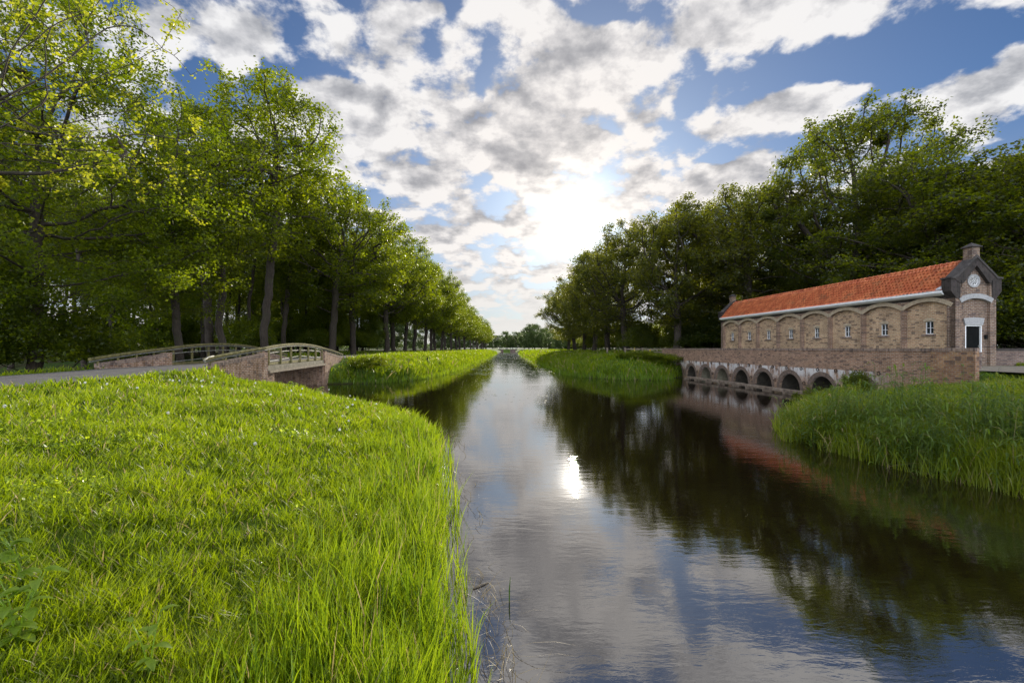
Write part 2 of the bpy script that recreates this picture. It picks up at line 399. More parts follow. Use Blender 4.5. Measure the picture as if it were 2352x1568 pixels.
def roofmat():
    m, tt, o = newmat('red_pantile'); co = obj_co(tt)
    sp = tt.new('ShaderNodeSeparateXYZ', i_0=co)
    cell = tt.new('ShaderNodeCombineXYZ', i_0=tt.m('FLOOR', tt.m('DIVIDE', sp.outputs[2], .238)), i_1=tt.m('FLOOR', tt.m('DIVIDE', sp.outputs[1], .235)), i_2=0.0)
    wn = tt.new('ShaderNodeTexWhiteNoise', i_Vector=cell.outputs[0])
    col = tt.ramp(wn.outputs[0], [(0, (.38, .085, .03)), (.5, (.49, .125, .042)), (1, (.60, .19, .07))])
    n = tt.noise(co, 2.5, 6, .65)
    col = tt.mix(1.0, col, tt.ramp(n, [(.3, .82), (.65, 1.08)]), 'MULTIPLY')
    col = tt.mix(tt.m('MULTIPLY', tt.smooth(tt.noise(co, .9, 7, .7), .52, .66), .55), col, (.16, .10, .045))
    n2 = tt.noise(co, 25, 3, .6); bp = tt.new('ShaderNodeBump', i_Strength=.3, i_Distance=.01, i_Height=n2)
    p = tt.new('ShaderNodeBsdfPrincipled', i_Base_Color=col, i_Roughness=.55, i_Normal=bp.outputs[0])
    tt.l.new(p.outputs[0], o.inputs[0]); return m
M['roof'] = roofmat()
def groundmat():
    m, tt, o = newmat('ground_soil'); geo = tt.new('ShaderNodeNewGeometry'); co = geo.outputs['Position']
    sp = tt.new('ShaderNodeSeparateXYZ', i_0=co)
    n1 = tt.noise(co, .35, 5, .6); n2 = tt.noise(co, 5, 6, .65); n3 = tt.noise(co, 28, 4, .6)
    g = tt.ramp(n2, [(.3, (.030, .060, .008)), (.55, (.075, .125, .014)), (.75, (.13, .17, .025))])
    g = tt.mix(1.0, g, tt.ramp(n1, [(.3, .7), (.7, 1.2)]), 'MULTIPLY')
    soil = tt.ramp(n2, [(.3, (.020, .016, .010)), (.7, (.06, .045, .028))])
    litter = tt.mix(tt.smooth(n1, .40, .62), soil, (.035, .065, .012))
    # woodland floor left of the road and behind the pump house
    wl = tt.smooth(tt.m('ADD', sp.outputs[0], tt.m('MULTIPLY', n1, 2.5)), -19.0, -21.5)
    wr = tt.smooth(tt.m('ADD', sp.outputs[0], tt.m('MULTIPLY', n1, 3.0)), 26.5, 29.5)
    wr = tt.m('MULTIPLY', wr, tt.smooth(sp.outputs[1], 24, 27))
    f = tt.m('MAXIMUM', wl, wr)
    f = tt.m('MULTIPLY', f, tt.smooth(sp.outputs[1], 900, 500))
    col = tt.mix(f, g, litter)
    col = tt.mix(tt.smooth(sp.outputs[2], .25, -.05), col, (.022, .017, .010))
    bp = tt.new('ShaderNodeBump', i_Strength=.9, i_Distance=.08, i_Height=tt.m('ADD', n2, tt.m('MULTIPLY', n3, .5)))
    p = tt.new('ShaderNodeBsdfPrincipled', i_Base_Color=col, i_Roughness=.95, i_Normal=bp.outputs[0])
    p.inputs['Specular IOR Level'].default_value = .1
    tt.l.new(p.outputs[0], o.inputs[0]); return m
M['ground'] = groundmat()
def watermat():
    m, tt, o = newmat('canal_water'); geo = tt.new('ShaderNodeNewGeometry'); co = geo.outputs['Position']
    mp = tt.new('ShaderNodeMapping', i_Vector=co); mp.inputs['Scale'].default_value = (.55, 1.5, 1)
    n1 = tt.noise(mp.outputs[0], 2.2, 4, .55, .3); n2 = tt.noise(mp.outputs[0], 9.0, 4, .6, .4); n3 = tt.noise(co, .25, 3, .5)
    amp = tt.smooth(n3, .3, .7, .35, 1.0)
    h = tt.m('MULTIPLY', tt.m('ADD', n1, tt.m('MULTIPLY', n2, .28)), amp)
    bp = tt.new('ShaderNodeBump', i_Strength=1.0, i_Distance=.0045, i_Height=h)
    p = tt.new('ShaderNodeBsdfPrincipled', i_Base_Color=(.007, .004, .002), i_Roughness=.008, i_Normal=bp.outputs[0])
    p.inputs['IOR'].default_value = 3.0
    tt.l.new(p.outputs[0], o.inputs[0]); return m
M['water'] = watermat()

# ------------------------------------------------------------------ land and water
LB = lambda y: -7.1-.0062*(y-54)       # canal banks beyond the side arms
RB = lambda y: 5.4-.0085*(y-58)
poly = [(-.0, -60), (0, -5), (-.2, 0), (-.45, 2.5), (-.75, 4.5), (-1.15, 7.3), (-1.6, 10), (-2.1, 13), (-3.3, 16.5), (-5.6, 19.8), (-8.6, 22.2), (-12.6, 24.3), (-19.5, 24.5), (-60, 24.5),
        (-60, 35.4), (-14.4, 35.4), (-10.6, 36.8), (-8.4, 41), (-7.6, 47), (LB(54), 54), (LB(85), 85), (LB(200), 200), (LB(420), 420),
        (RB(420), 420), (RB(200), 200), (RB(85), 85), (RB(58), 58), (5.9, 48), (7.2, 43.5), (10, 40.5), (13, 40.3), (15.6, 43.2), (16.8, 44.3), (20.6, 44.4), (22.0, 23.0), (18.4, 22.6),
        (17.4, 23.4), (15.2, 21.7), (12.0, 18.9), (9.9, 16.2), (8.8, 13.7), (9.6, 10), (10.5, 7), (11.4, 4), (12.4, 0), (13, -60)]
PX = np.array(poly)
def sdist(x, y):
    """distance to the waterline, positive on land"""
    x = np.asarray(x, float); y = np.asarray(y, float)
    d = np.full(x.shape, 1e9); ins = np.zeros(x.shape, bool)
    n = len(PX)
    for i in range(n):
        x0, y0 = PX[i]; x1, y1 = PX[(i+1) % n]
        ex, ey = x1-x0, y1-y0; L = ex*ex+ey*ey
        tt_ = np.clip(((x-x0)*ex+(y-y0)*ey)/L, 0, 1)
        d = np.minimum(d, (x-x0-tt_*ex)**2+(y-y0-tt_*ey)**2)
        c = ((y0 > y) != (y1 > y))
        if y1 != y0: ins ^= c & (x < (x1-x0)*(y-y0)/(y1-y0)+x0)
    d = np.sqrt(d); return np.where(ins, -d, d)
def ss(a, b, v):
    q = np.clip((np.asarray(v, float)-a)/(b-a), 0, 1); return q*q*(3-2*q)
def road_x(y):
    return np.interp(y, [-60, 20, 24, 35, 40, 60, 420], [-15.4, -15.4, -15.5, -16.9, -17.1, -17.3, -19.5])
def road_z(y):
    return np.interp(y, [-60, 6, 14, 20, 36, 44, 60, 420], [1.74, 1.76, 1.80, 1.92, 1.92, 1.98, 2.0, 2.0])
def wob(x, y):
    return .035*np.sin(x*1.9+y*.7)+.03*np.sin(x*.8-y*1.7+1)+.02*np.sin(x*3.7+y*2.9+2)+.05*np.sin(x*.31+y*.23)
def height(x, y):
    x = np.asarray(x, float); y = np.asarray(y, float)
    d = sdist(x, y)
    near_left = ss(6, 2, x)*ss(29, 25, y)
    bridge_steep = ss(9.5, 3.5, np.hypot(x+13, y-23.5))
    L = 2.1 + near_left*(4.6-2.1)
    L = L*(1-bridge_steep)+2.9*bridge_steep
    right_near = ss(5, 7, x)*ss(34, 30, y)
    L = L*(1-right_near)+4.6*right_near
    Hm = 2.08 - .2*near_left - .22*right_near
    Hm = Hm - .12*bridge_steep*near_left
    z = Hm*(1-np.exp(-np.maximum(d, 0)/L))
    z = z + wob(x, y)*ss(.2, 2.0, d)
    # roads and yards
    rx, rz = road_x(y), road_z(y)
    wo = 4.6-1.9*ss(18.0, 20.5, y)*ss(42, 38, y)
    wgt = ss(1, 0, (np.abs(x-rx)-np.minimum(2.5, wo-.4))/(wo-np.minimum(2.5, wo-.4)))*ss(.1, .8, d)
    z = z*(1-wgt)+(rz-.04)*wgt
    yard = ss(17.6, 18.6, x-(18.42-.071*(y-18)-17.8)+0)*ss(15.0, 18.5, y)*ss(60, 52, y)*ss(.2, .9, d)
    z = z*(1-yard)+1.86*yard
    return np.where(d > 0, z, np.maximum(-1.3, .75*d))
def gz(x, y): return float(height(np.array([x]), np.array([y]))[0])

xs = np.concatenate([-np.geomspace(60, 6000, 22)[::-1], np.arange(-58, -24, 1.2), np.arange(-24, -14, .5), np.arange(-14, 26, .22), np.arange(26, 58, 1.2), np.geomspace(60, 6000, 22)])
ysg = np.concatenate([-np.geomspace(12, 4000, 14)[::-1], np.arange(-10, 0, 1.), np.arange(0, 48, .24), np.arange(48, 80, .7), np.arange(80, 200, 2.5), np.arange(200, 430, 7), np.geomspace(440, 9000, 22)])
gx, gy = np.meshgrid(xs, ysg)
gzv = height(gx.ravel(), gy.ravel())
nx, ny = len(xs), len(ysg)
idx = np.arange(nx*ny).reshape(ny, nx)
Q = np.stack([idx[:-1, :-1], idx[:-1, 1:], idx[1:, 1:], idx[1:, :-1]], -1).reshape(-1, 4)
V = np.stack([gx.ravel(), gy.ravel(), gzv], -1)
tag(link('ground', np_mesh('ground', V, Q, mat=M['ground'], smooth=True)), kind='structure')
wp = MB().add([(-75, -70, 0), (45, -70, 0), (45, 430, 0), (-75, 430, 0)], [(0, 1, 2, 3)])
tag(wp.build('water', M['water']), kind='structure')
# road and paths: ribbons a few mm above the land
def ribbon(name, mat, ylist, cx, cz, w, lift=.0, kind='structure'):
    vs, fs = [], []
    for y in ylist:
        c = float(cx(y)); z = float(cz(y))+lift
        for k in range(5):
            q = -1+k*.5; vs.append((c+q*w/2*(1+.02*math.sin(y*1.7+k)), y, z+.04*(1-q*q)))
    for i in range(len(ylist)-1):
        for k in range(4): a = i*5+k; fs.append((a, a+1, a+6, a+5))
    return tag(MB().add(vs, fs).build(name, mat, smooth=True), kind=kind)
ry = list(np.arange(-40, 60, .8))+list(np.arange(60, 420, 5))
ribbon('road', M['asphalt'], ry, road_x, road_z, 4.7)
path_x = lambda y: np.interp(y, [46, 52, 60, 90, 400], [16.5, 13.6, 12.6, 11.8, 8.0])
def path_z(y): return gz(float(path_x(y)), y)+.02
ribbon('path', M['path'], list(np.arange(46, 400, 3.)), path_x, path_z, 2.6)
yd = MB().add([(19.2, 15.6, 1.885), (60, 14, 1.885), (60, 23.4, 1.885), (18.9, 23.6, 1.885)], [(0, 1, 2, 3)])
# ------------------------------------------------------------------ generic masonry
def strip_wall(T, L, z0, z1, ops, depth, n=14):
    """wall front in (s, z) with openings (s0, s1, zbottom, top(s)); T maps (s, z, depth)->xyz. reveals go back by depth"""
    mb = MB(); z1f = z1 if callable(z1) else (lambda s: z1)
    cuts = {0.0, L}
    for (a, b, zb, tf) in ops:
        for k in range(n+1): cuts.add(a+(b-a)*k/n)
    if callable(z1):
        for k in range(1, 20): cuts.add(L*k/20)
    cuts = sorted(cuts)
    for s0, s1 in zip(cuts[:-1], cuts[1:]):
        if s1-s0 < 1e-6: continue
        mid = (s0+s1)/2; op = [o for o in ops if o[0] < mid < o[1]]
        spans = [(z0, z0, z1f(s0), z1f(s1))]
        if op:
            a, b, zb, tf = op[0]
            spans = [(tf(s0), tf(s1), z1f(s0), z1f(s1))]
            if zb > z0+1e-4: spans.append((z0, z0, zb, zb))
            mb.add([T(s0, tf(s0), 0), T(s1, tf(s1), 0), T(s1, tf(s1), depth), T(s0, tf(s0), depth)], [(0, 1, 2, 3)])
        for (a0, a1, b0, b1) in spans:
            mb.add([T(s0, a0, 0), T(s1, a1, 0), T(s1, b1, 0), T(s0, b0, 0)], [(0, 1, 2, 3)])
    for (a, b, zb, tf) in ops:
        for s in (a, b): mb.add([T(s, zb, 0), T(s, tf(s), 0), T(s, tf(s), depth), T(s, zb, depth)], [(0, 1, 2, 3)])
        if zb > z0+1e-4: mb.add([T(a, zb, 0), T(b, zb, 0), T(b, zb, depth), T(a, zb, depth)], [(0, 1, 2, 3)])
    return mb
def seg_arch(a, b, spring, rise):
    c = (a+b)/2; h = (b-a)/2; Rr = (h*h+rise*rise)/(2*rise)
    return lambda s: spring+rise-Rr+math.sqrt(max(Rr*Rr-(s-c)**2, 0))
def voussoirs(T, c, zc, r0, r1, th0, th1, n, d0, d1, gap=.12):
    mb = MB()
    for k in range(n):
        a0 = th0+(th1-th0)*(k+gap/2)/n; a1 = th0+(th1-th0)*(k+1-gap/2)/n
        pts = [(r0, a0), (r1, a0), (r1, a1), (r0, a1)]
        vs = [T(c+r*math.cos(a), zc+r*math.sin(a), d0) for r, a in pts]+[T(c+r*math.cos(a), zc+r*math.sin(a), d1) for r, a in pts]
        mb.add(vs, [(0, 1, 2, 3), (7, 6, 5, 4), (0, 4, 5, 1), (1, 5, 6, 2), (2, 6, 7, 3), (3, 7, 4, 0)])
    return mb

ROT = math.atan(.071)
# ------------------------------------------------------------------ culvert wall with nine arches
cw = empty('culvert_wall', (18.34, 18.0, 0), ROT)
tag(cw, 'long red brick culvert wall with round water arches and a pale lime-stained band, standing in the canal', 'wall')
CT = lambda s, z, d: (d, s, z)
arch_c = [5.45+2.7*k for k in range(9)]
RA = .97
ops = [(c-RA, c+RA, -1.2, (lambda s, c=c: .23+math.sqrt(max(RA*RA-(s-c)**2, 0)))) for c in arch_c]
strip_wall(CT, 31.0, -1.2, 2.66, ops, .14, 18).build('wall', M['brick_wall'], cw)
b = MB(); b.box(.012, .26, .0, 31.0, 2.0, 2.655); b.box(.012, .26, 31.0-.3, 31.0-.001, -1, 2.65)
b.build('back_wall', M['brick_low'], cw)
b = MB(); b.box(-.03, .29, 1.77, 31.03, 2.66, 2.80); b.build('coping', M['brick_cap'], cw)
b = MB(); b.box(-.05, .13, -.02, 1.75, .5, 2.68); b.build('end_pier', M['brick_pier'], cw)
b = MB(); b.box(-.06, .14, -.03, 1.76, 2.68, 2.815); b.build('pier_coping', M['brick_cap'], cw)
b = MB(); b.box(.30, 3.2, .5, 31.0, 1.50, 1.84); b.box(3.2, 3.3, .5, 31, -1.2, 1.8)
b.build('tunnel_roof', M['tunnel'], cw)
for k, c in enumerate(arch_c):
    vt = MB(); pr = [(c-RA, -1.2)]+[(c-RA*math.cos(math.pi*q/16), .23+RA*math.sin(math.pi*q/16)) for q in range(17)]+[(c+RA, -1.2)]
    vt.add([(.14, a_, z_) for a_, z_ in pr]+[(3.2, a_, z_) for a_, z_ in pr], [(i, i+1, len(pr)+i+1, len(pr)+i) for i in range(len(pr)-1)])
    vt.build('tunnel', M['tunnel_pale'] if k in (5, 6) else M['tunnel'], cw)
    voussoirs(CT, c, .23, RA+.004, RA+.26, R(0), R(180), 34, -.012, .03).build('arch_ring', M['arch_dull'], cw)
for k in range(17):
    s = 4.35+1.35*k
    m_ = MB().ring((-.05, s, 1.57), 'x', .085, .017); m_.box(-.05, .01, s-.02, s+.02, 1.64, 1.68); m_.box(-.07, -.03, s-.14, s-.09, 1.545, 1.59)
    m_.build('iron_ring', M['iron'], cw)
for k in range(8):
    s = 5.45+1.35+2.7*k
    m_ = MB().ring((-.05, s, .70), 'x', .10, .017); m_.box(-.05, .01, s-.02, s+.02, .78, .82)
    m_.build('iron_ring', M['iron'], cw)
# timber beams floating before the arches
for (a, bb, zc, lab) in ((14.6, 22.9, .28, 'long grey timber beam lying before the farther arches'), (7.0, 14.1, .26, 'mossy timber beam lying before the nearer arches')):
    e = empty('timber_beam', (18.42-.071*a-.75, 18+a, 0), ROT+R(1.2))
    tag(e, lab, 'beam', 'timber beams along the culvert wall')
    MB().box(-.13, .11, 0, bb-a, .10, .30).build('beam', M['beam'], e, bevel=.02)
    m_ = MB()
    for q in np.arange(.5, bb-a, 1.9): m_.box(-.10, .1, q, q+.9, -.5, .12)
    m_.build('pile', M['beam'], e)

# ------------------------------------------------------------------ the pump house
ho = empty('brick_pump_house', (23.49, 24.1, 1.90), ROT)
tag(ho, 'long narrow brick building with orange pantile roof, eight blind arches and dark stepped gable', 'building')
BW, BL = 2.33, 23.2
bays = []
e0, pitch = .28, (BL-.28)/8.
for k in range(8):
    bays.append((e0+k*pitch+.02, e0+(k+1)*pitch-.22))
sp_, ri_ = 3.16, .36
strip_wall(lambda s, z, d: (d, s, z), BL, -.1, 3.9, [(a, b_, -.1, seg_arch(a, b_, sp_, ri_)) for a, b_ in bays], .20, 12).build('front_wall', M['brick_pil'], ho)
wins = []
for a, b_ in bays:
    c = (a+b_)/2; wins.append((c-.25, c+.25, 1.70, seg_arch(c-.25, c+.25, 2.40, .05)))
strip_wall(lambda s, z, d: (.20+d, s, z), BL, -.1, 3.85, wins, .13, 6).build('panel_wall', M['brick_house'], ho)
for (a, b_), w in zip(bays, wins):
    h = (b_-a)/2; Rr = (h*h+ri_*ri_)/(2*ri_); c = (a+b_)/2; th = math.asin(h/Rr)*1.06
    voussoirs(lambda s, z, d: (d, s, z), c, sp_+ri_-Rr, Rr+.003, Rr+.23, math.pi/2-th, math.pi/2+th, 38, -.025, .05, .16).build('blind_arch', M['arch_stone'], ho)
    wf = MB(); x0, x1 = .265, .305; y0, y1, zb = w[0], w[1], w[2]
    for bx in ((y0, y0+.032, zb, 2.43), (y1-.032, y1, zb, 2.43), (y0, y1, zb, zb+.038), (y0, y1, 2.40, 2.44), (c-.011, c+.011, zb, 2.42), (y0, y1, 2.04, 2.062)):
        wf.box(x0, x1, bx[0]+.001, bx[1]-.001, bx[2], bx[3])
    wo = wf.build('window_frame', M['white'], ho)
    MB().box(.308, .315, y0, y1, zb, 2.45).build('pane', M['glass'], wo)
    MB().box(.12, .25, y0-.14, y1+.14, zb-.11, zb-.002).build('window_sill', M['brick_cap'], ho)
    voussoirs(lambda s, z, d: (d, s, z), c, 2.45-.65, .655, .80, R(90)-.46, R(90)+.46, 9, .175, .215, .14).build('window_arch', M['arch_stone'], ho)
# gable body, ends and back
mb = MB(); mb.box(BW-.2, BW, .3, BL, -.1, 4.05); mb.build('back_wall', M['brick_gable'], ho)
def gable(y0, y1, front):
    cx = BW/2; sgn = -1 if front else 1
    F = y0 if front else y1          # face seen from outside
    # recessed panel with door and round window
    top = lambda s: 4.62+(5.32-4.62)*(1-abs(s-.81)/.81) if 0 < s < 1.62 else 4.62
    rec = .13
    ops_ = [(.335, 1.285, -.1, lambda s: 2.13)] if front else []
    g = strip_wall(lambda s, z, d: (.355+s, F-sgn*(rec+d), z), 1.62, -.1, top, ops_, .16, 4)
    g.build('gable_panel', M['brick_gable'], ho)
    m2 = MB()
    if front:
        m2.prism([(0, -.1), (.355, -.1), (.355, 4.62), (cx, 5.32), (cx, 5.45), (.0, 4.35)], 'y', y0, y1)
        m2.prism([(BW, -.1), (BW-.355, -.1), (BW-.355, 4.62), (cx+.001, 5.32), (cx+.001, 5.45), (BW, 4.35)], 'y', y0, y1)
    else: m2.prism([(0, -.1), (BW, -.1), (BW, 4.35), (cx, 5.45), (0, 4.35)], 'y', y0, y1-.02)
    m2.build('pilaster', M['brick_gable'], ho)
    # raking soldier course, kneelers and sloping coping
    m3 = MB()
    for s_ in (0, 1):
        X = (lambda x: x) if s_ == 0 else (lambda x: BW-x)
        m3.prism([(X(.20), 4.36), (X(.42), 4.36), (X(cx-(.001 if s_ == 0 else -0.0)), 5.30), (X(cx), 5.70), (X(-.16), 4.62)], 'y', y0-.05 if front else y0, y1 if front else y1+.05)
        m3.prism([(X(-.28), 4.60), (X(-.28), 3.95), (X(-.16), 3.78), (X(.02), 3.55), (X(.25), 3.55), (X(.25), 4.60)], 'y', (y0-.03), (y1+.03))
    m3.build('kneeler', M['brick_dark'], ho)
    m4 = MB()
    for s_ in (0, 1):
        X = (lambda x: x) if s_ == 0 else (lambda x: BW-x)
        m4.prism([(X(-.34), 4.60), (X(-.02), 4.60), (X(cx), 5.71), (X(cx), 5.86), (X(-.04), 4.72), (X(-.34), 4.68)], 'y', y0-.08, y1+.06)
    m4.build('gable_coping', M['coping'], ho)
    m5 = MB(); ym = (y0+y1)/2
    m5.box(cx-.21, cx+.21, ym-.24, ym+.24, 5.45, 6.28); c_ = m5.build('chimney', M['brick_gable'], ho)
    m6 = MB(); m6.box(cx-.29, cx+.29, ym-.31, ym+.31, 6.28, 6.34)
    m6.add([(cx-.27, ym-.29, 6.34), (cx+.27, ym-.29, 6.34), (cx+.27, ym+.29, 6.34), (cx-.27, ym+.29, 6.34), (cx, ym, 6.56)], [(0, 1, 4), (1, 2, 4), (2, 3, 4), (3, 0, 4)])
    m6.build('chimney_cap', M['coping'], c_)
gable(0, .46, True); gable(BL-.1, BL+.3, False)
cx = BW/2
GT = lambda s, z, d: (s, d, z)
# pale relieving arch, lintel, round window
h_ = .86; r_ = .24; Rr = (h_*h_+r_*r_)/(2*r_); th = math.asin(h_/Rr)
voussoirs(GT, cx, 3.56-Rr, Rr, Rr+.25, math.pi/2-th, math.pi/2+th, 22, -.045, .14, .06).build('relieving_arch', M['pale_stone'], ho)
MB().prism([(cx-.50, 2.135), (cx+.50, 2.135), (cx+.60, 2.50), (cx, 2.56), (cx-.60, 2.50)], 'y', .075, .135).build('door_lintel', M['pale_stone'], ho)
m_ = voussoirs(GT, cx, 4.50, .245, .36, 0, 2*math.pi, 26, .085, .15, .05); ow = m_.build('window_surround', M['pale_stone'], ho)
m_ = MB().ring((cx, .115, 4.50), 'y', .235, .014, 28, 6).ring((cx, .115, 4.50), 'y', .05, .008, 14, 6)
for k in range(8):
    a = math.pi*k/4+.2; m_.tube([(cx+.055*math.cos(a), .115, 4.5+.055*math.sin(a)), (cx+.235*math.cos(a), .115, 4.5+.235*math.sin(a))], .008, 6)
    m_.ring((cx+.195*math.cos(a+math.pi/8), .115, 4.5+.195*math.sin(a+math.pi/8)), 'y', .05, .004, 10, 4)
rf = m_.build('round_window', M['white'], ho)
m_ = MB(); m_.add([(cx, .127, 4.5)]+[(cx+.24*math.cos(2*math.pi*k/24), .127, 4.5+.24*math.sin(2*math.pi*k/24)) for k in range(24)], [(0, 1+k, 1+(k+1) % 24) for k in range(24)])
m_.build('pane', M['glass'], rf)
# slits, door, lamp
m_ = MB(); m_.box(.27, .30, -.056, -.05, 4.12, 4.5); m_.build('slit', M['dark'], ho)
m_ = MB(); m_.box(BW-.30, BW-.27, -.056, -.05, 4.12, 4.5); m_.build('slit', M['dark'], ho)
m_ = MB(); m_.box(cx-.475, cx-.425, .12, .24, 0, 2.13); m_.box(cx+.425, cx+.475, .12, .24, 0, 2.13); m_.box(cx-.425, cx+.425, .12, .24, 2.08, 2.13)
m_.build('door_frame', M['white'], ho)
m_ = MB(); m_.box(cx-.425, cx+.425, .2, .24, .02, 2.08)
for q in range(7): m_.box(cx-.42+q*.12, cx-.315+q*.12, .19, .2, .04, 2.06)
dr = m_.build('door', M['dark'], ho)
m_ = MB().tube([(cx+.36, .15, 1.02), (cx+.28, .15, 1.02)], .012, 8); m_.box(cx+.345, cx+.375, .15, .19, .96, 1.08); m_.build('handle', M['steel'], dr)
m_ = MB(); m_.box(cx+.62, cx+.74, .05, .13, 1.40, 1.62); m_.build('wall_lamp', M['dark'], ho)
# roof of pantiles
nw = int((BL-.56)/.235); cols = nw*8+1; rows = 8
eave = (-.26, 3.99); ridge = (cx, 5.60)
for side in (0, 1):
    Vv = []; sl = math.hypot(ridge[0]-eave[0], ridge[1]-eave[1]); dxn, dzn = (ridge[0]-eave[0])/sl, (ridge[1]-eave[1])/sl
    for r in range(rows):
        for e_ in (0, 1):
            q = sl*(r+e_)/rows; lift = .085 if e_ == 0 else .0
            for c in range(cols):
                y = .46+(BL-.56)*c/(cols-1); ph = (c % 8)/8.
                w = .050*(math.sin(2*math.pi*ph)+.35*math.sin(4*math.pi*ph+.6))+lift
                x = eave[0]+dxn*q-dzn*w; z = eave[1]+dzn*q+dxn*w-.035*math.sin(math.pi*y/BL)-.012*math.sin(y*2.1)
                Vv.append((x if side == 0 else BW-x, y, z))
    ii = np.arange(len(Vv)).reshape(rows*2, cols)
    Qv = np.stack([ii[:-1, :-1], ii[:-1, 1:], ii[1:, 1:], ii[1:, :-1]], -1).reshape(-1, 4)
    link('roof', np_mesh('roof', Vv, Qv, mat=M['roof'], smooth=False), ho)
m_ = MB()
yy = .5
while yy < BL-.3:
    m_.tube([(cx, yy, 5.60), (cx, yy+.31, 5.615)], [.115, .095], 10); m_.tube([(cx, yy, 5.60), (cx, yy+.05, 5.60)], [.13, .13], 10); yy += .32
m_.build('ridge_tiles', M['roof'], ho, smooth=True)
m_ = MB(); m_.prism([(-.05, 3.76), (-.24, 3.80), (-.36, 3.90), (-.36, 4.02), (-.05, 4.02)], 'y', .44, BL-.05); m_.build('gutter', M['white'], ho)
m_ = MB(); m_.box(-.02, .0, .47, BL-.05, 3.62, 3.76); m_.build('eaves_shade_strip', M['brick_dark'], ho)  # dark strip along the wall in place of the gutter's shade
m_ = MB(); m_.add([(-.33, .47, 4.10), (-.33, .80, 4.10), (-.05, .47, 4.40)], [(0, 1, 2)]); m_.add([(-.33, .47, 4.06), (-.33, .80, 4.06), (-.05, .47, 4.36)], [(0, 1, 2)]); m_.build('flashing', M['lead'], ho)
m_ = MB(); m_.box(.34, BW-.2, .5, BL-.2, 3.7, 3.86); m_.build('ceiling', M['dark'], ho)
# low wall right of the gable
lw = empty('low_brick_wall', (25.83, 24.35, 1.86), ROT)
tag(lw, 'low dark brick wall running right from the gable of the pump house', 'wall')
MB().box(0, 22, 0, .24, -.2, .82).build('wall', M['brick_low'], lw)
MB().box(-.0, 22, -.03, .27, .82, .94).build('coping', M['brick_dark'], lw)
yd.build('yard_path', M['path']); tag(bpy.data.objects['yard_path'], kind='structure'); bpy.data.objects['yard_path'].name = 'path'

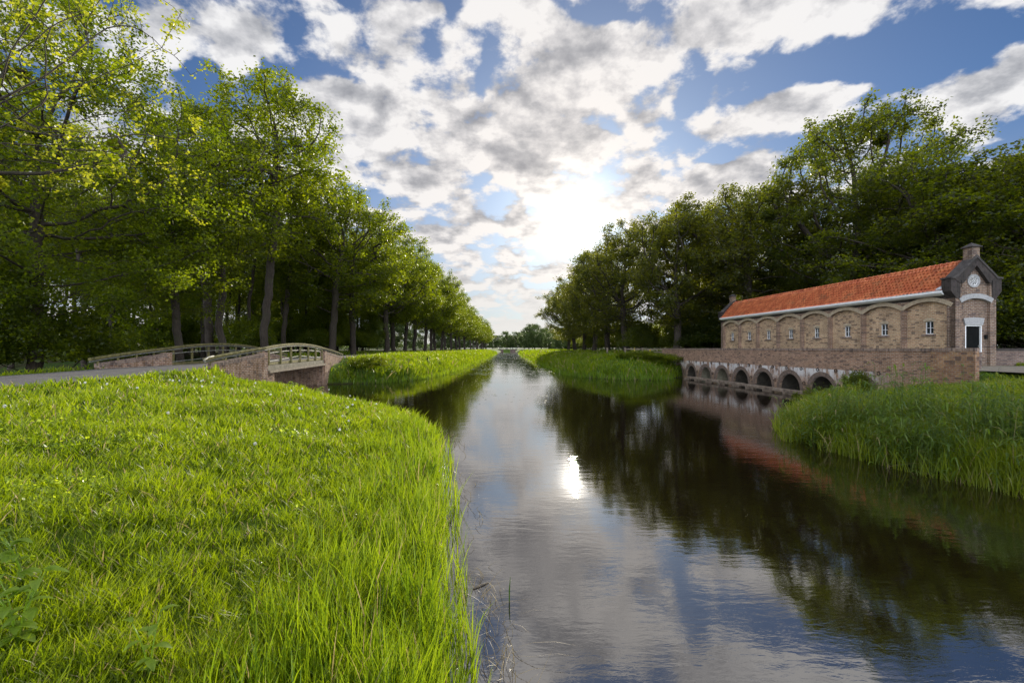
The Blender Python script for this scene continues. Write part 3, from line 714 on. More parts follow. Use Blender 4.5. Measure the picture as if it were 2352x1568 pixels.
# ------------------------------------------------------------------ road bridge over the side arm
br = empty('road_bridge', (-15.6, 29.2, 0))
tag(br, 'small road bridge with curved mossy handrails and brick parapets over the side canal', 'bridge')
ox, oy = -15.6, 29.2
def loc(p): return (p[0]-ox, p[1]-oy, p[2])
near = [(-13.25, 20.0), (-12.80, 23.5), (-14.55, 35.0), (-14.65, 39.0)]
farr = [(-18.2, 20.0), (-17.75, 23.5), (-19.35, 35.0), (-19.45, 39.0)]
def rail_z(y): return EYE+.27-.0080*(y-29.3)**2
def rpt(side, y):
    return (float(np.interp(y, [p[1] for p in side], [p[0] for p in side])), y)
ys_ = [19.6+(39.3-19.6)*k/40 for k in range(41)]
for side, sg in ((near, 1), (farr, -1)):
    pts = [loc((*rpt(side, y), rail_z(y))) for y in ys_]
    MB().sweep(pts, .15, .11).build('handrail', M['mosswood'], br, bevel=.015)
    pts2 = [loc((*rpt(side, y), rail_z(y)-.10)) for y in ys_]
    MB().sweep(pts2, .06, .05).build('rail_plate', M['steel'], br)
    for fr in (.36, .72):
        pts3 = [loc((*rpt(side, y), 1.97+(rail_z(y)-1.97)*(1-fr) if fr < .5 else 2.03+.28*(1-abs(y-29.3)/7))) for y in ys_ if 23.4 <= y <= 35.1]
        MB().tube(pts3, .022, 8).build('steel_rail', M['steel'], br, smooth=True)
    for k in range(7):
        y = 24.0+(34.6-24.0)*k/6.
        x, _ = rpt(side, y); x += .05*sg
        p0 = loc((x, y, 1.66)); p1 = loc((x, y, rail_z(y)-.12))
        q = MB(); q.box(p0[0]-.045, p0[0]+.045, p0[1]-.04, p0[1]+.04, p0[2], p1[2]); q.box(p0[0]-.12*sg if sg > 0 else p0[0]-.045, p0[0]+.045 if sg > 0 else p0[0]+.12, p0[1]-.05, p0[1]+.05, 1.62, 1.74)
        q.build('post', M['mosswood'], br)
    for y in (20.0, 20.9, 21.8, 22.7, 23.3, 35.4, 36.5, 37.6, 38.7):
        x, _ = rpt(side, y); p = loc((x, y, 0))
        MB().box(p[0]-.03, p[0]+.03, p[1]-.03, p[1]+.03, rail_z(y)-.34, rail_z(y)-.11).build('bracket', M['mosswood'], br)
    # parapet walls
    for (a, b_) in ((0, 1), (3, 2)):
        A, B = side[a], side[b_]
        ax_, ay_ = A; bx_, by_ = B
        za = rail_z(ay_)-.24; zb = rail_z(by_)-.24
        dv = Vector((bx_-ax_, by_-ay_, 0)).normalized(); nv = Vector((dv.y, -dv.x, 0))*.17
        def wallpiece(f0, f1, lo, hi0, hi1, th=1.0, name='parapet', mat='brick_bridge'):
            P0 = Vector((ax_, ay_, 0)).lerp(Vector((bx_, by_, 0)), f0); P1 = Vector((ax_, ay_, 0)).lerp(Vector((bx_, by_, 0)), f1)
            n_ = nv*th
            vs = [P0-n_, P1-n_, P1+n_, P0+n_]; zt = [hi0, hi1, hi1, hi0]
            V_ = [loc((p.x, p.y, lo)) for p in vs]+[loc((p.x, p.y, z)) for p, z in zip(vs, zt)]
            return MB().add(V_, [(0, 3, 2, 1), (4, 5, 6, 7), (0, 1, 5, 4), (1, 2, 6, 5), (2, 3, 7, 6), (3, 0, 4, 7)]).build(name, M[mat], br)
        wallpiece(0, 1, -.6, za-.16, zb-.16)
        wallpiece(-.005, 1.005, 0, 0, 0) if False else None
        cap = wallpiece(-.004, 1.004, za-.6, za, zb, 1.06, 'parapet_coping', 'brick_cap')
        # keep only the top course: raise its underside along the slope
        me = cap.data
        for i_, vtx in enumerate(me.vertices):
            if i_ < 4: vtx.co.z = (za if i_ in (0, 3) else zb)-.17
        m_ = wallpiece(.93, 1.012, -.6, zb+.02, zb+.03, 1.12, 'pillar', 'brick_bridge')
# deck, edge beams and abutments
m_ = MB()
for k in range(12):
    y0, y1 = 23.5+(35-23.5)*k/12., 23.5+(35-23.5)*(k+1)/12.
    a0, a1 = rpt(near, y0)[0]+.12, rpt(near, y1)[0]+.12; c0, c1 = rpt(farr, y0)[0]-.12, rpt(farr, y1)[0]-.12
    zt, zb_ = 1.90, 1.52
    V_ = [loc(p) for p in ((c0, y0, zb_), (a0, y0, zb_), (a1, y1, zb_), (c1, y1, zb_), (c0, y0, zt), (a0, y0, zt), (a1, y1, zt), (c1, y1, zt))]
    m_.add(V_, [(0, 3, 2, 1), (4, 5, 6, 7), (0, 1, 5, 4), (2, 3, 7, 6), (1, 2, 6, 5), (3, 0, 4, 7)])
m_.build('deck', M['concrete'], br)
for side, sg in ((near, 1), (farr, -1)):
    MB().sweep([loc((rpt(side, y)[0]+.18*sg, y, 1.58)) for y in np.linspace(23.6, 34.95, 12)], .16, .13).build('edge_beam', M['wood'], br)
    MB().sweep([loc((rpt(side, y)[0]-.05*sg, y, 1.99)) for y in np.linspace(23.6, 34.95, 12)], .12, .14).build('kerb', M['mosswood'], br)
for (ya, yb, dxx) in ((22.6, 24.62, 0), (34.75, 36.4, -1.6)):
    p0 = loc((-18.0+dxx, ya, -1.2)); p1 = loc((-12.85+dxx, yb, 1.5))
    MB().box(p0[0], p1[0], p0[1], p1[1], p0[2], p1[2]).build('abutment', M['brick_bridge'], br)
# small crash-barrier end at the near parapet
m_ = MB(); hp = [(-12.9, 19.15, 2.02), (-12.9, 19.05, 2.3), (-12.95, 19.4, 2.42), (-13.05, 19.9, 2.46)]
m_.tube([loc(p) for p in hp], .035, 8); m_.tube([loc((-12.9, 19.15, 1.8)), loc((-12.9, 19.15, 2.05))], .035, 8); m_.build('bent_end_rail', M['steel'], br, smooth=True)

# ------------------------------------------------------------------ trees
def colonise(attr, trunk_pts, step, kill, iters=90, up=.10, wob_=.12, seed=0):
    rg = np.random.default_rng(seed)
    nodes = [np.array(p, float) for p in trunk_pts]; par = [-1]+list(range(len(trunk_pts)-1))
    pos = np.array(nodes); A = attr.copy()
    dist = np.full(len(A), 1e9); near_ = np.zeros(len(A), int)
    def upd(newp, base):
        nonlocal dist, near_
        dm = np.linalg.norm(A[:, None, :]-newp[None], axis=2); j = dm.argmin(1); dv = dm[np.arange(len(A)), j]
        m_ = dv < dist; dist[m_] = dv[m_]; near_[m_] = j[m_]+base
    start = 0
    upd(pos, 0)
    for it in range(iters):
        if len(A) == 0: break
        dirs = np.zeros((len(pos), 3)); v_ = A-pos[near_]; v_ /= np.linalg.norm(v_, axis=1)[:, None]+1e-9
        np.add.at(dirs, near_, v_)
        ids = np.unique(near_)
        d = dirs[ids]; d /= np.linalg.norm(d, axis=1)[:, None]+1e-9
        d += rg.normal(0, wob_, d.shape); d[:, 2] += up; d /= np.linalg.norm(d, axis=1)[:, None]
        newp = pos[ids]+d*step
        base = len(pos); pos = np.vstack([pos, newp]); par += list(ids)
        upd(newp, base)
        keep = dist > kill; A = A[keep]; dist = dist[keep]; near_ = near_[keep]
        if len(pos) > 9000: break
    return pos, np.array(par)
def tubes(pos, par, rad, rmin=.012):
    ch = np.where(par >= 0)[0]; ch = ch[rad[ch] > rmin]
    out_v, out_q = [], []; base = 0
    for lo, hi, n in ((.09, 9, 9), (.035, .09, 6), (0, .035, 3)):
        c = ch[(rad[ch] >= lo) & (rad[ch] < hi)]
        if len(c) == 0: continue
        p1 = pos[c]; p0 = pos[par[c]]; d = p1-p0; d /= np.linalg.norm(d, axis=1)[:, None]+1e-9
        p0 = p0-d*rad[c][:, None]*.25
        a = np.cross(d, np.array([.13, .97, .2])); a /= np.linalg.norm(a, axis=1)[:, None]+1e-9; b_ = np.cross(d, a)
        r0 = np.minimum(rad[par[c]], rad[c]*1.25); r1 = rad[c]
        th = np.arange(n)*2*math.pi/n
        ring = a[:, None]*np.cos(th)[None, :, None]+b_[:, None]*np.sin(th)[None, :, None]
        v0 = p0[:, None]+ring*r0[:, None, None]; v1 = p1[:, None]+ring*r1[:, None, None]
        vv = np.concatenate([v0, v1], 1).reshape(-1, 3)
        k = np.arange(n); f = np.stack([k, (k+1) % n, n+(k+1) % n, n+k], -1)
        q = (np.arange(len(c))*2*n)[:, None, None]+f[None]+base
        out_v.append(vv); out_q.append(q.reshape(-1, 4)); base += len(vv)
    return np.concatenate(out_v), np.concatenate(out_q)
def leaves(cent, size, rg, aspect=.66, flat=.9):
    n = len(cent)
    a = rg.normal(size=(n, 3)); a[:, 2] = a[:, 2]*.6-.25; a /= np.linalg.norm(a, axis=1)[:, None]
    up = rg.normal(size=(n, 3))*flat+np.array([0, 0, 1.]); b_ = np.cross(a, up); b_ /= np.linalg.norm(b_, axis=1)[:, None]+1e-9
    s = size*rg.uniform(.65, 1.3, n)[:, None]
    nrm = np.cross(a, b_)
    p0 = cent; p2 = cent+a*s; mid = cent+a*s*.55
    p1 = mid+b_*s*aspect/2+nrm*s*.10; p3 = mid-b_*s*aspect/2+nrm*s*.10
    V_ = np.stack([p0, p1, p2, p3], 1).reshape(-1, 3)
    return V_, (np.arange(n)*4)[:, None]+np.arange(4)[None]
TREES = {}
def tree_kind(key, seed, H, Rc, base, trunk_h, r_trunk, leafm, nclump=60, per=26, csig=.85, nleaf=55000, lsize=.21, leader=.55, step=.5, shape=.62, topw=.5, spread=.35, lean=(0, 0), twig=5, min_r=.012, wob2=.12):
    rg = np.random.default_rng(seed)
    cl = []
    while len(cl) < nclump:
        tz = rg.uniform(0, 1)
        env = Rc*max(math.sin(math.pi*min(max(tz, .02), .985)**shape), .05)**topw
        rr = env*math.sqrt(rg.uniform(.05, 1))
        th = rg.uniform(0, 2*math.pi)
        p = np.array([rr*math.cos(th)+lean[0]*tz, rr*math.sin(th)+lean[1]*tz, base+(H-base)*tz*.97])
        if all(np.linalg.norm((p-q)*np.array([1, 1, 1.])) > csig*1.55 for q in cl) or rg.random() < .05: cl.append(p)
    cl = np.array(cl)
    A = np.concatenate([c+rg.normal(0, csig*rg.uniform(.7, 1.2), (per, 3))*np.array([1, 1, .85]) for c in cl])
    A = A[A[:, 2] > base*.75]
    tp = []; n = int(max(trunk_h, leader*H)/step); wx = rg.uniform(-.03, .03, 2)
    bx = by = 0
    for k in range(n+1):
        z = k*step; bx += rg.normal(0, .05)+wx[0]; by += rg.normal(0, .05)+wx[1]
        tp.append((bx if k else 0, by if k else 0, z-.4 if k == 0 else z))
    pos, par = colonise(A, tp, step, step*1.25, seed=seed+1, wob_=wob2)
    cnt = np.zeros(len(pos)); haschild = np.zeros(len(pos), bool); haschild[par[par >= 0]] = True
    w_ = np.where(haschild, 0, 1.0)
    for i in range(len(pos)-1, 0, -1): w_[par[i]] += w_[i]
    rad = r_trunk*(w_/w_[0])**.46
    rad = np.maximum(rad, .008)
    z = pos[:, 2]; tr = np.arange(len(pos)) < len(tp)
    rad[tr] = np.maximum(rad[tr], r_trunk*(1-.55*z[tr]/max(z[tr].max(), 1))*.85)
    rad[0] *= 1.5; rad[1] *= 1.12
    tv, tq = tubes(pos, par, rad, min_r)
    tm = np_mesh(key+'_trunk', tv, tq, mat=M['bark'], smooth=True)
    tips = np.where((w_ <= twig) & (np.arange(len(pos)) > len(tp)))[0]
    wt = rg.gamma(2.2, 1, len(tips)); wt /= wt.sum()
    pick = rg.choice(tips, nleaf, p=wt)
    cen = pos[pick]+rg.normal(0, spread, (nleaf, 3))*np.array([1, 1, .85])
    cen = cen[cen[:, 2] > 1.2]
    lv, lq = leaves(cen, lsize, rg)
    cm = np_mesh(key+'_crown', lv, lq, mat=M[leafm], attr=rg.random(len(lq)))
    TREES[key] = (tm, cm)
def plant(key, x, y, name, label, cat='tree', group=None, rz=None, sc=1.0, sz=None, z=None):
    o = empty(name, (x, y, (gz(x, y) if z is None else z)-.05), random.uniform(0, 6.28) if rz is None else rz)
    o.scale = (sc, sc, sc if sz is None else sz)
    tag(o, label, cat, group)
    tm, cm = TREES[key]
    link('trunk', tm, o); link('crown', cm, o)
    return o
tree_kind('oakA', 21, 19.5, 8.0, 6.0, 5.6, .38, 'leaf', nclump=66, nleaf=32000, lsize=.26, spread=.3, lean=(1.2, -.5), shape=.85)
tree_kind('oakB', 22, 20.5, 7.8, 6.6, 6.4, .37, 'leaf', nclump=62, nleaf=32000, lsize=.26, spread=.3, lean=(.6, .8), shape=.95)
tree_kind('oakC', 23, 18.5, 7.4, 5.6, 5.0, .37, 'leaf', nclump=58, nleaf=29000, lsize=.26, spread=.3, leader=.35, shape=.9)
tree_kind('tall', 24, 25.0, 5.8, 10.5, 10.0, .31, 'leaf', nclump=52, nleaf=23000, lsize=.25, spread=.3, csig=.9, leader=.75, shape=.8)
tree_kind('slimA', 25, 19.0, 3.8, 10.5, 11.0, .21, 'leaf', nclump=26, nleaf=7500, leader=.8, csig=.8)
tree_kind('slimB', 26, 17.0, 4.0, 8.5, 9.0, .16, 'leaf', nclump=24, nleaf=6500, leader=.85, csig=.7)
tree_kind('sapling', 27, 6.5, 2.1, 1.4, 1.6, .06, 'leaf', nclump=26, per=16, nleaf=14000, leader=.7, csig=.45, step=.28, lsize=.15, spread=.26)
tree_kind('understory', 29, 8.0, 2.6, 2.2, 2.2, .07, 'leaf_hero', nclump=30, per=14, nleaf=5500, leader=.75, csig=.5, step=.32, lsize=.17, spread=.25)
tree_kind('bush', 28, 2.9, 1.9, .35, .4, .05, 'leaf', nclump=26, per=14, nleaf=14000, leader=.2, csig=.38, step=.22, lsize=.13, spread=.22)
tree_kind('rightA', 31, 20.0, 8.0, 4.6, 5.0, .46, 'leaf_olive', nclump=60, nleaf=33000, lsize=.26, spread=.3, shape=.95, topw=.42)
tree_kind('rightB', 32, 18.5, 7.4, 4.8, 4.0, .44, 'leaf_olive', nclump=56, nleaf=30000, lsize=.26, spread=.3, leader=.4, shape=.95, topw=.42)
tree_kind('bigR', 51, 24.5, 9.6, 6.5, 6.0, .58, 'leaf_shaded', nclump=105, nleaf=52000, lsize=.26, spread=.3, csig=.9, leader=.40, shape=1.15, topw=.40)
tree_kind('darkR', 34, 21.0, 7.8, 2.6, 5.0, .45, 'leaf_shaded', nclump=76, nleaf=42000, lsize=.26, spread=.32, shape=.95, topw=.42)
tree_kind('darkbush', 35, 3.4, 2.2, .3, .4, .05, 'leaf_shaded', nclump=30, per=14, nleaf=15000, leader=.2, csig=.42, step=.24, lsize=.15, spread=.25)
tree_kind('thicket_green', 40, 5.0, 3.8, .2, .6, .08, 'leaf', nclump=34, per=14, nleaf=12000, leader=.3, csig=.6, step=.35, lsize=.2, spread=.35)
tree_kind('thicket', 39, 5.6, 3.6, .2, .6, .08, 'leaf_shaded', nclump=36, per=14, nleaf=16000, leader=.3, csig=.6, step=.35, lsize=.22, spread=.4)
tree_kind('farT', 36, 19.0, 8.5, 1.5, 4.0, .4, 'leaf_haze', nclump=60, nleaf=22000, lsize=.5, spread=.6, min_r=.05)
tree_kind('hero', 37, 18.5, 7.6, 5.0, 5.0, .30, 'leaf_hero', nclump=74, nleaf=62000, lsize=.165, leader=.5, lean=(1.2, -1), spread=.27)
tree_kind('spring', 38, 16.5, 8.0, 6.0, 6.0, .24, 'leaf_yellow', nclump=110, per=16, nleaf=24000, lsize=.12, leader=.5, csig=.75, spread=.11, twig=2, step=.42, min_r=.006, wob2=.05)

# left row along the road, then the wood behind it
plant('spring', -18.5, 13.6, 'maple_tree', 'near maple with bare twigs and sparse yellow young leaves reaching in at the top left', rz=.4)
plant('hero', -22.9, 22.0, 'oak_tree', 'thick leaning tree at the far left, behind the road, with bright yellow-green crown', rz=0.2)
row = [(-20.6, 28.6, 'tall', .72, .66, 'tree behind the left end of the bridge handrail, second from the left edge'),
       (-20.3, 31.6, 'slimA', 1.1, 1.04, 'slimmer tree close right of the one behind the left end of the handrail'),
       (-20.4, 37.5, 'tall', 1.0, .97, 'tallest tree of the left bank, its open crown rising above all the others'),
       (-20.6, 51.5, 'oakA', 1.0, .98, 'first wide oak right beyond the bridge, with a forked low limb'),
       (-20.2, 57.5, 'oakB', .95, .95, 'second wide oak beyond the bridge on the left bank'),
       (-20.1, 73, 'oakC', 1.1, 1.08, 'third oak beyond the bridge, its trunk forking low')]
for x, y, k, sc, sz, lab in row:
    plant(k, x, y, 'oak_tree', lab, group='trees lining the road on the left bank', sc=sc, sz=sz)
ordn = ['fourth', 'fifth', 'sixth', 'seventh', 'eighth', 'ninth', 'tenth', 'eleventh', 'twelfth', 'thirteenth', 'fourteenth', 'fifteenth', 'sixteenth', 'seventeenth', 'eighteenth', 'nineteenth', 'twentieth', 'twenty-first', 'twenty-second', 'twenty-third', 'twenty-fourth']
yv = 81.0
for k in range(21):
    kk = ['oakA', 'oakB', 'oakC'][k % 3]
    plant(kk, -20.0-.006*yv+random.uniform(-.6, .6), yv, 'oak_tree', f'{ordn[k]} oak beyond the bridge in the row along the left bank', group='trees lining the road on the left bank', sc=random.uniform(.95, 1.1), sz=random.uniform(.93, 1.05))
    yv += 8.5 if k < 6 else 13 if k < 12 else 22
wood_l = 'slender tree crowded in the shady wood left of the road'
cnt = 0
for y0 in np.arange(20, 96, 5.5):
    for x0 in np.arange(-27, -27-9-.42*y0, -6.0):
        x = x0+random.uniform(-2.4, 2.4); y = y0+random.uniform(-2.6, 2.6)
        if x < -1.25*y-3 or 22.5 < y < 37.5: 
            if x < -1.25*y-3: continue
            if 23.3 < y < 36.6: continue
        kk = random.choice(['slimA', 'slimB', 'slimA', 'slimB', 'slimB', 'tall'])
        plant(kk, x, y, 'forest_tree', wood_l, group='slender trees of the wood left of the road', sc=random.uniform(.8, 1.1), sz=random.uniform(.75, 1.0)); cnt += 1
for k in range(26):
    y = random.uniform(19, 75); x = -24-random.random()*20
    if 23.5 < y < 36.3: continue
    plant('understory', x, y, 'young_tree', 'young tree with bright leaves under the tall wood on the left', 'young tree', 'young trees under the left wood', sc=random.uniform(.8, 1.4))
for k in range(46):
    y = random.uniform(18, 80); x = -22.5-random.random()**1.3*26
    if 23.5 < y < 36.3 or x < -1.2*y: continue
    plant(random.choice(['sapling', 'bush', 'bush']), x, y, 'shrub', 'leafy green shrub in the undergrowth of the left wood', 'shrub', 'undergrowth shrubs of the left wood', sc=random.uniform(.7, 1.5))
plant('bush', -11.6, 37.8, 'shrub', 'low bramble bush on the grassy bank right of the bridge pillar', 'shrub', sc=.75, sz=.42)
# right bank
plant('bigR', 34.3, 46.0, 'oak_tree', 'tallest dark tree on the right, its broad crown rising behind the pump house roof', rz=1.0, sc=.97, sz=.98)
rr_ = [(27.5, 52, 'rightA', 1.0, .96, 'olive-green tree behind the far end of the pump house roof'),
       (19.9, 55, 'rightB', 1.0, .95, 'tree between the far pump house gable and the wooden fence'),
       (24.0, 63, 'rightA', 1.0, 1.0, 'tree behind the gap between wooden fence and pump house'),
       (16.7, 66, 'rightB', 1.05, .97, 'tree with spreading crown above the right towpath fence'),
       (16.6, 78, 'rightA', 1.0, .88, 'forked tree beside the right towpath, left of the fence'),
       (16.5, 91, 'rightB', 1.08, .95, 'nearest but one tree of the right row to the sun'),
       (16.5, 105, 'rightA', 1.0, .90, 'tree of the right row standing just below the sun'),
       (16.6, 120, 'rightB', 1.1, .90, 'last but one tree of the right row, over the pale path'),
       (17.0, 137, 'rightA', .95, .82, 'last tree of the right row, at the left end of its foliage')]
for x, y, k, sc, sz, lab in rr_: plant(k, x, y, 'oak_tree', lab, group='trees lining the right bank', sc=sc, sz=sz)
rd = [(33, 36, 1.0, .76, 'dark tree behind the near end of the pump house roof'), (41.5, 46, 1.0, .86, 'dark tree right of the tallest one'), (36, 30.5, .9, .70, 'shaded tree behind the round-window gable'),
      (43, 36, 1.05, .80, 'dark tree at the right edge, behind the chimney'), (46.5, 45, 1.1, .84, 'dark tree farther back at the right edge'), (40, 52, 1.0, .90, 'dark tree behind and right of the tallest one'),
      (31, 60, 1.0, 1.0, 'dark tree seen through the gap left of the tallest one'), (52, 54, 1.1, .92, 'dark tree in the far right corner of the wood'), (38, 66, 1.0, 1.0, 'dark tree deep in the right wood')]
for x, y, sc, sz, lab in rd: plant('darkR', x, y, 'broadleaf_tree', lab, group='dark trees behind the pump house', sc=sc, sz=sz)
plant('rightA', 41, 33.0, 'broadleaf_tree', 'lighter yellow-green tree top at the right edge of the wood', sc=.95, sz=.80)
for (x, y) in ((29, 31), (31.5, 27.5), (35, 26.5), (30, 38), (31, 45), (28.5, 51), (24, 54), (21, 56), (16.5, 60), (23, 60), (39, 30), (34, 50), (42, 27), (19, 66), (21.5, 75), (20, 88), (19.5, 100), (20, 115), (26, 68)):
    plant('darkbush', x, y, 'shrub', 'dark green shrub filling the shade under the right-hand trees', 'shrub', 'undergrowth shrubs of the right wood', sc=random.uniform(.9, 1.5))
# far trees round the end of the canal
fars = []
for k in range(7): fars.append((12+k*5.5+random.uniform(-2, 2), 330+k*14, random.uniform(.85, 1.05)))
for k in range(8): fars.append((-5+k*9, 470+random.uniform(-15, 15), random.uniform(.9, 1.15)))
for k in range(6): fars.append((26+random.uniform(-3, 5), 190+k*22, random.uniform(.5, .7)))
for k in range(8): fars.append((-62+k*9, 620+random.uniform(-15, 15), 1.0))
for x, y, sc in fars:
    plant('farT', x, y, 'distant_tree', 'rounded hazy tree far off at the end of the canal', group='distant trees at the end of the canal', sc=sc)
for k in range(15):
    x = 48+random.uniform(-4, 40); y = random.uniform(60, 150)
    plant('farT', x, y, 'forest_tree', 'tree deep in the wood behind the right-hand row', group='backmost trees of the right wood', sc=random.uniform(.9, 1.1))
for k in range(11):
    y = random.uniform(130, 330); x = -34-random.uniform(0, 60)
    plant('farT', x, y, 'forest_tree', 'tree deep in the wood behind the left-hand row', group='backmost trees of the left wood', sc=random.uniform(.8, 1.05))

for k in range(26):
    y = 52+k*6.5; x = 27+random.uniform(-2, 3)+max(0, (60-y))*.4
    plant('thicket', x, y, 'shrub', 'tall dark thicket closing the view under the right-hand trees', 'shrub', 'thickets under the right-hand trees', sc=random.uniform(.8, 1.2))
for k in range(10):
    plant('thicket_green', -38-k*3.0-random.uniform(0, 4), 16+k*9, 'shrub', 'tall green thicket closing the back of the left wood', 'shrub', 'thickets at the back of the left wood', sc=random.uniform(.6, .9))
for k in range(16):
    a = k/15; plant('thicket', 66-22*a, 22+44*a, 'shrub', 'tall dark thicket at the back of the right wood', 'shrub', 'thickets at the back of the right wood', sc=1.3)
def far_wood(name, pts, n, hmax, matn, seed, size=.9):
    rg = np.random.default_rng(seed); pts = np.array(pts, float); seg = rg.integers(0, len(pts)-1, n); q = rg.random(n)
    p = pts[seg]+(pts[seg+1]-pts[seg])*q[:, None]; w_ = rg.normal(0, 4, (n, 2)); p = p+w_
    top = hmax*(.72+.28*np.sin(p[:, 0]*.35+np.sin(p[:, 1]*.21)*2)*np.sin(p[:, 1]*.27+p[:, 0]*.08))
    z = 1.6+top*rg.random(n)**.8
    v_, q_ = leaves(np.stack([p[:, 0], p[:, 1], z], -1), size, rg)
    tag(link(name, np_mesh(name, v_, q_, mat=M[matn], attr=rg.random(n))), kind='stuff')
far_wood('distant_wood', [(46, 430), (70, 250), (70, 150), (95, 90), (110, 40), (120, 0)], 90000, 15, 'leaf_haze', 71)
far_wood('distant_wood', [(-60, 520), (-110, 330), (-120, 200), (-125, 110), (-120, 40), (-110, 0)], 60000, 8, 'leaf_haze', 72)
# ------------------------------------------------------------------ grass, sedge and reeds
def blades(name, X, Y, Z, hgt, wid, mat, lean=.35, bend=.5, seed=3, seg=3, wind=(0, 0)):
    rg = np.random.default_rng(seed); n = len(X)
    th = rg.uniform(0, 2*math.pi, n); ln = hgt*np.abs(rg.normal(lean, lean*.5, n)); bd = rg.uniform(.2, 1, n)*bend
    dxy = np.stack([np.cos(th), np.sin(th)], -1)+np.array(wind)[None]
    th2 = rg.uniform(0, math.pi, n); sx, sy = np.cos(th2)*wid/2, np.sin(th2)*wid/2
    P0 = np.stack([X, Y, Z-.02], -1); rows_ = []
    prof = [1.0, .92, .66, 0.0] if seg == 3 else [1, .95, .85, .6, 0]
    for k in range(seg+1):
        q = k/seg; c = P0.copy()
        o_ = ln*(q*q*.7+q*.3)
        c[:, 0] += dxy[:, 0]*o_; c[:, 1] += dxy[:, 1]*o_
        c[:, 2] += hgt*(q-bd*.55*q**3)
        if k < seg:
            s = np.stack([sx, sy, np.zeros(n)], -1)*prof[k]; rows_ += [c-s, c+s]
        else: rows_.append(c)
    nv = 2*seg+1
    V_ = np.stack(rows_, 1).reshape(-1, 3)
    b_ = (np.arange(n)*nv)[:, None]
    qs = np.concatenate([b_+np.array([[2*k, 2*k+1, 2*k+3, 2*k+2]]) for k in range(seg-1)], 1).reshape(-1, 4)
    ts = b_+np.array([[2*seg-2, 2*seg-1, 2*seg]])
    rnd = rg.random(n); at = np.concatenate([np.repeat(rnd, seg-1), rnd])
    o = link(name, np_mesh(name, V_, qs, ts, M[mat], attr=at))
    return tag(o, kind='stuff')
def polar(n, d0, d1, a0=-53, a1=53):
    d = np.exp(rng.uniform(math.log(d0), math.log(d1), n)); a = np.radians(rng.uniform(a0, a1, n))
    return d*np.sin(a), d*np.cos(a), d
def land(x, y, d0=.02):
    sd = sdist(x, y); ok = sd > d0
    ok &= ~(np.abs(x-road_x(y)) < 2.5)
    ok &= ~((x > path_x(y)-1.4) & (x < path_x(y)+1.4) & (y > 46))
    ok &= ~((x > 23.2-.071*(y-24)) & (x < 27) & (y > 23.8) & (y < 49))
    ok &= ~((x > 18.2-.071*(y-18)) & (y > 18) & (y < 49) & (x < 24))
    ok &= ~((x > 19) & (y > 15.6) & (y < 24))
    return ok, sd
patch = lambda x, y: .5+.5*np.sin(x*1.3+np.sin(y*.9)*1.7)*np.sin(y*1.1+np.sin(x*.7)*2)
# lawn of the near left bank and every sunny bank
x, y, d = polar(900000, 1.5, 260); ok, sd = land(x, y)
ok &= ~((x < -21.5-rng.random(len(x))*3)); ok &= ~((x > 7) & (y < 34)) ; ok &= ~((x > 24) & (y > 34))
x, y, d, sd = x[ok], y[ok], d[ok], sd[ok]
tuft = .5+.5*np.sin(x*6.1+2*np.sin(y*3.3))*np.sin(y*5.3+2*np.sin(x*2.9))
kp = rng.random(len(x)) < np.clip(.25+.95*tuft, 0, 1); x, y, d, sd, tuft = x[kp], y[kp], d[kp], sd[kp], tuft[kp]
hg = (.05+.15*rng.random(len(x))**1.5+.09*patch(x, y)+.07*tuft)*(1+ss(8, 60, d)*1.0)
hg *= 1+1.2*ss(2.2, .3, sd)*np.where((y > 18) & (x < 0) & (y < 30), .1, 1)
kp = ~((sd < 1.1) & (d < 12) & (rng.random(len(x)) < .6)); x, y, d, sd, hg = x[kp], y[kp], d[kp], sd[kp], hg[kp]
blades('grass', x, y, height(x, y), hg, np.maximum(.0042, d*.0019)*rng.uniform(.6, 1.4, len(x)), 'grass', .45, .5, 5)
# taller sedge along the waterline
def shoreband(n, d0, d1, lo, hi, a0=-53, a1=53):
    x, y, d = polar(n, d0, d1, a0, a1); sd = sdist(x, y)
    k = (sd > lo) & (sd < hi); return x[k], y[k], d[k], sd[k]
x, y, d, sd = shoreband(600000, 1.5, 30, -.35, 1.5); k = (x < 4) & ~((x < -10.5) & (y > 18)); k &= rng.random(len(x)) < np.clip(1.1-np.maximum(sd, 0)/1.5, 0, 1)*np.where(sd < 0, .14, .42)*np.clip(.35+np.sin(x*4+y*2.3)*np.sin(y*3.1-x*2)+.4, .15, 1)
x, y, d, sd = x[k], y[k], d[k], sd[k]
hg = (.25+.6*rng.random(len(x))**1.3)*(1-.3*ss(.2, 1.5, sd))*np.where(y > 14, .7, 1)
k = rng.random(len(x)) < .5
blades('sedge', x, y, np.maximum(height(x, y), -.15), hg, np.maximum(.011, d*.0017)*rng.uniform(.5, 1.4, len(x)), 'reed', .22, .3, 6, 4)
x, y, d, sd = shoreband(500000, 30, 260, -.5, 1.2); k = (~((x < -12.5) & (y < 37))) & (x < 17); k &= ~((x > 15) & (y > 40) & (y < 46))
x, y, d = x[k], y[k], d[k]
blades('sedge', x, y, np.maximum(height(x, y), -.1), rng.uniform(.3, .75, len(x)), np.maximum(.01, d*.0011)*rng.uniform(.6, 1.3, len(x)), 'reed', .22, .3, 7)
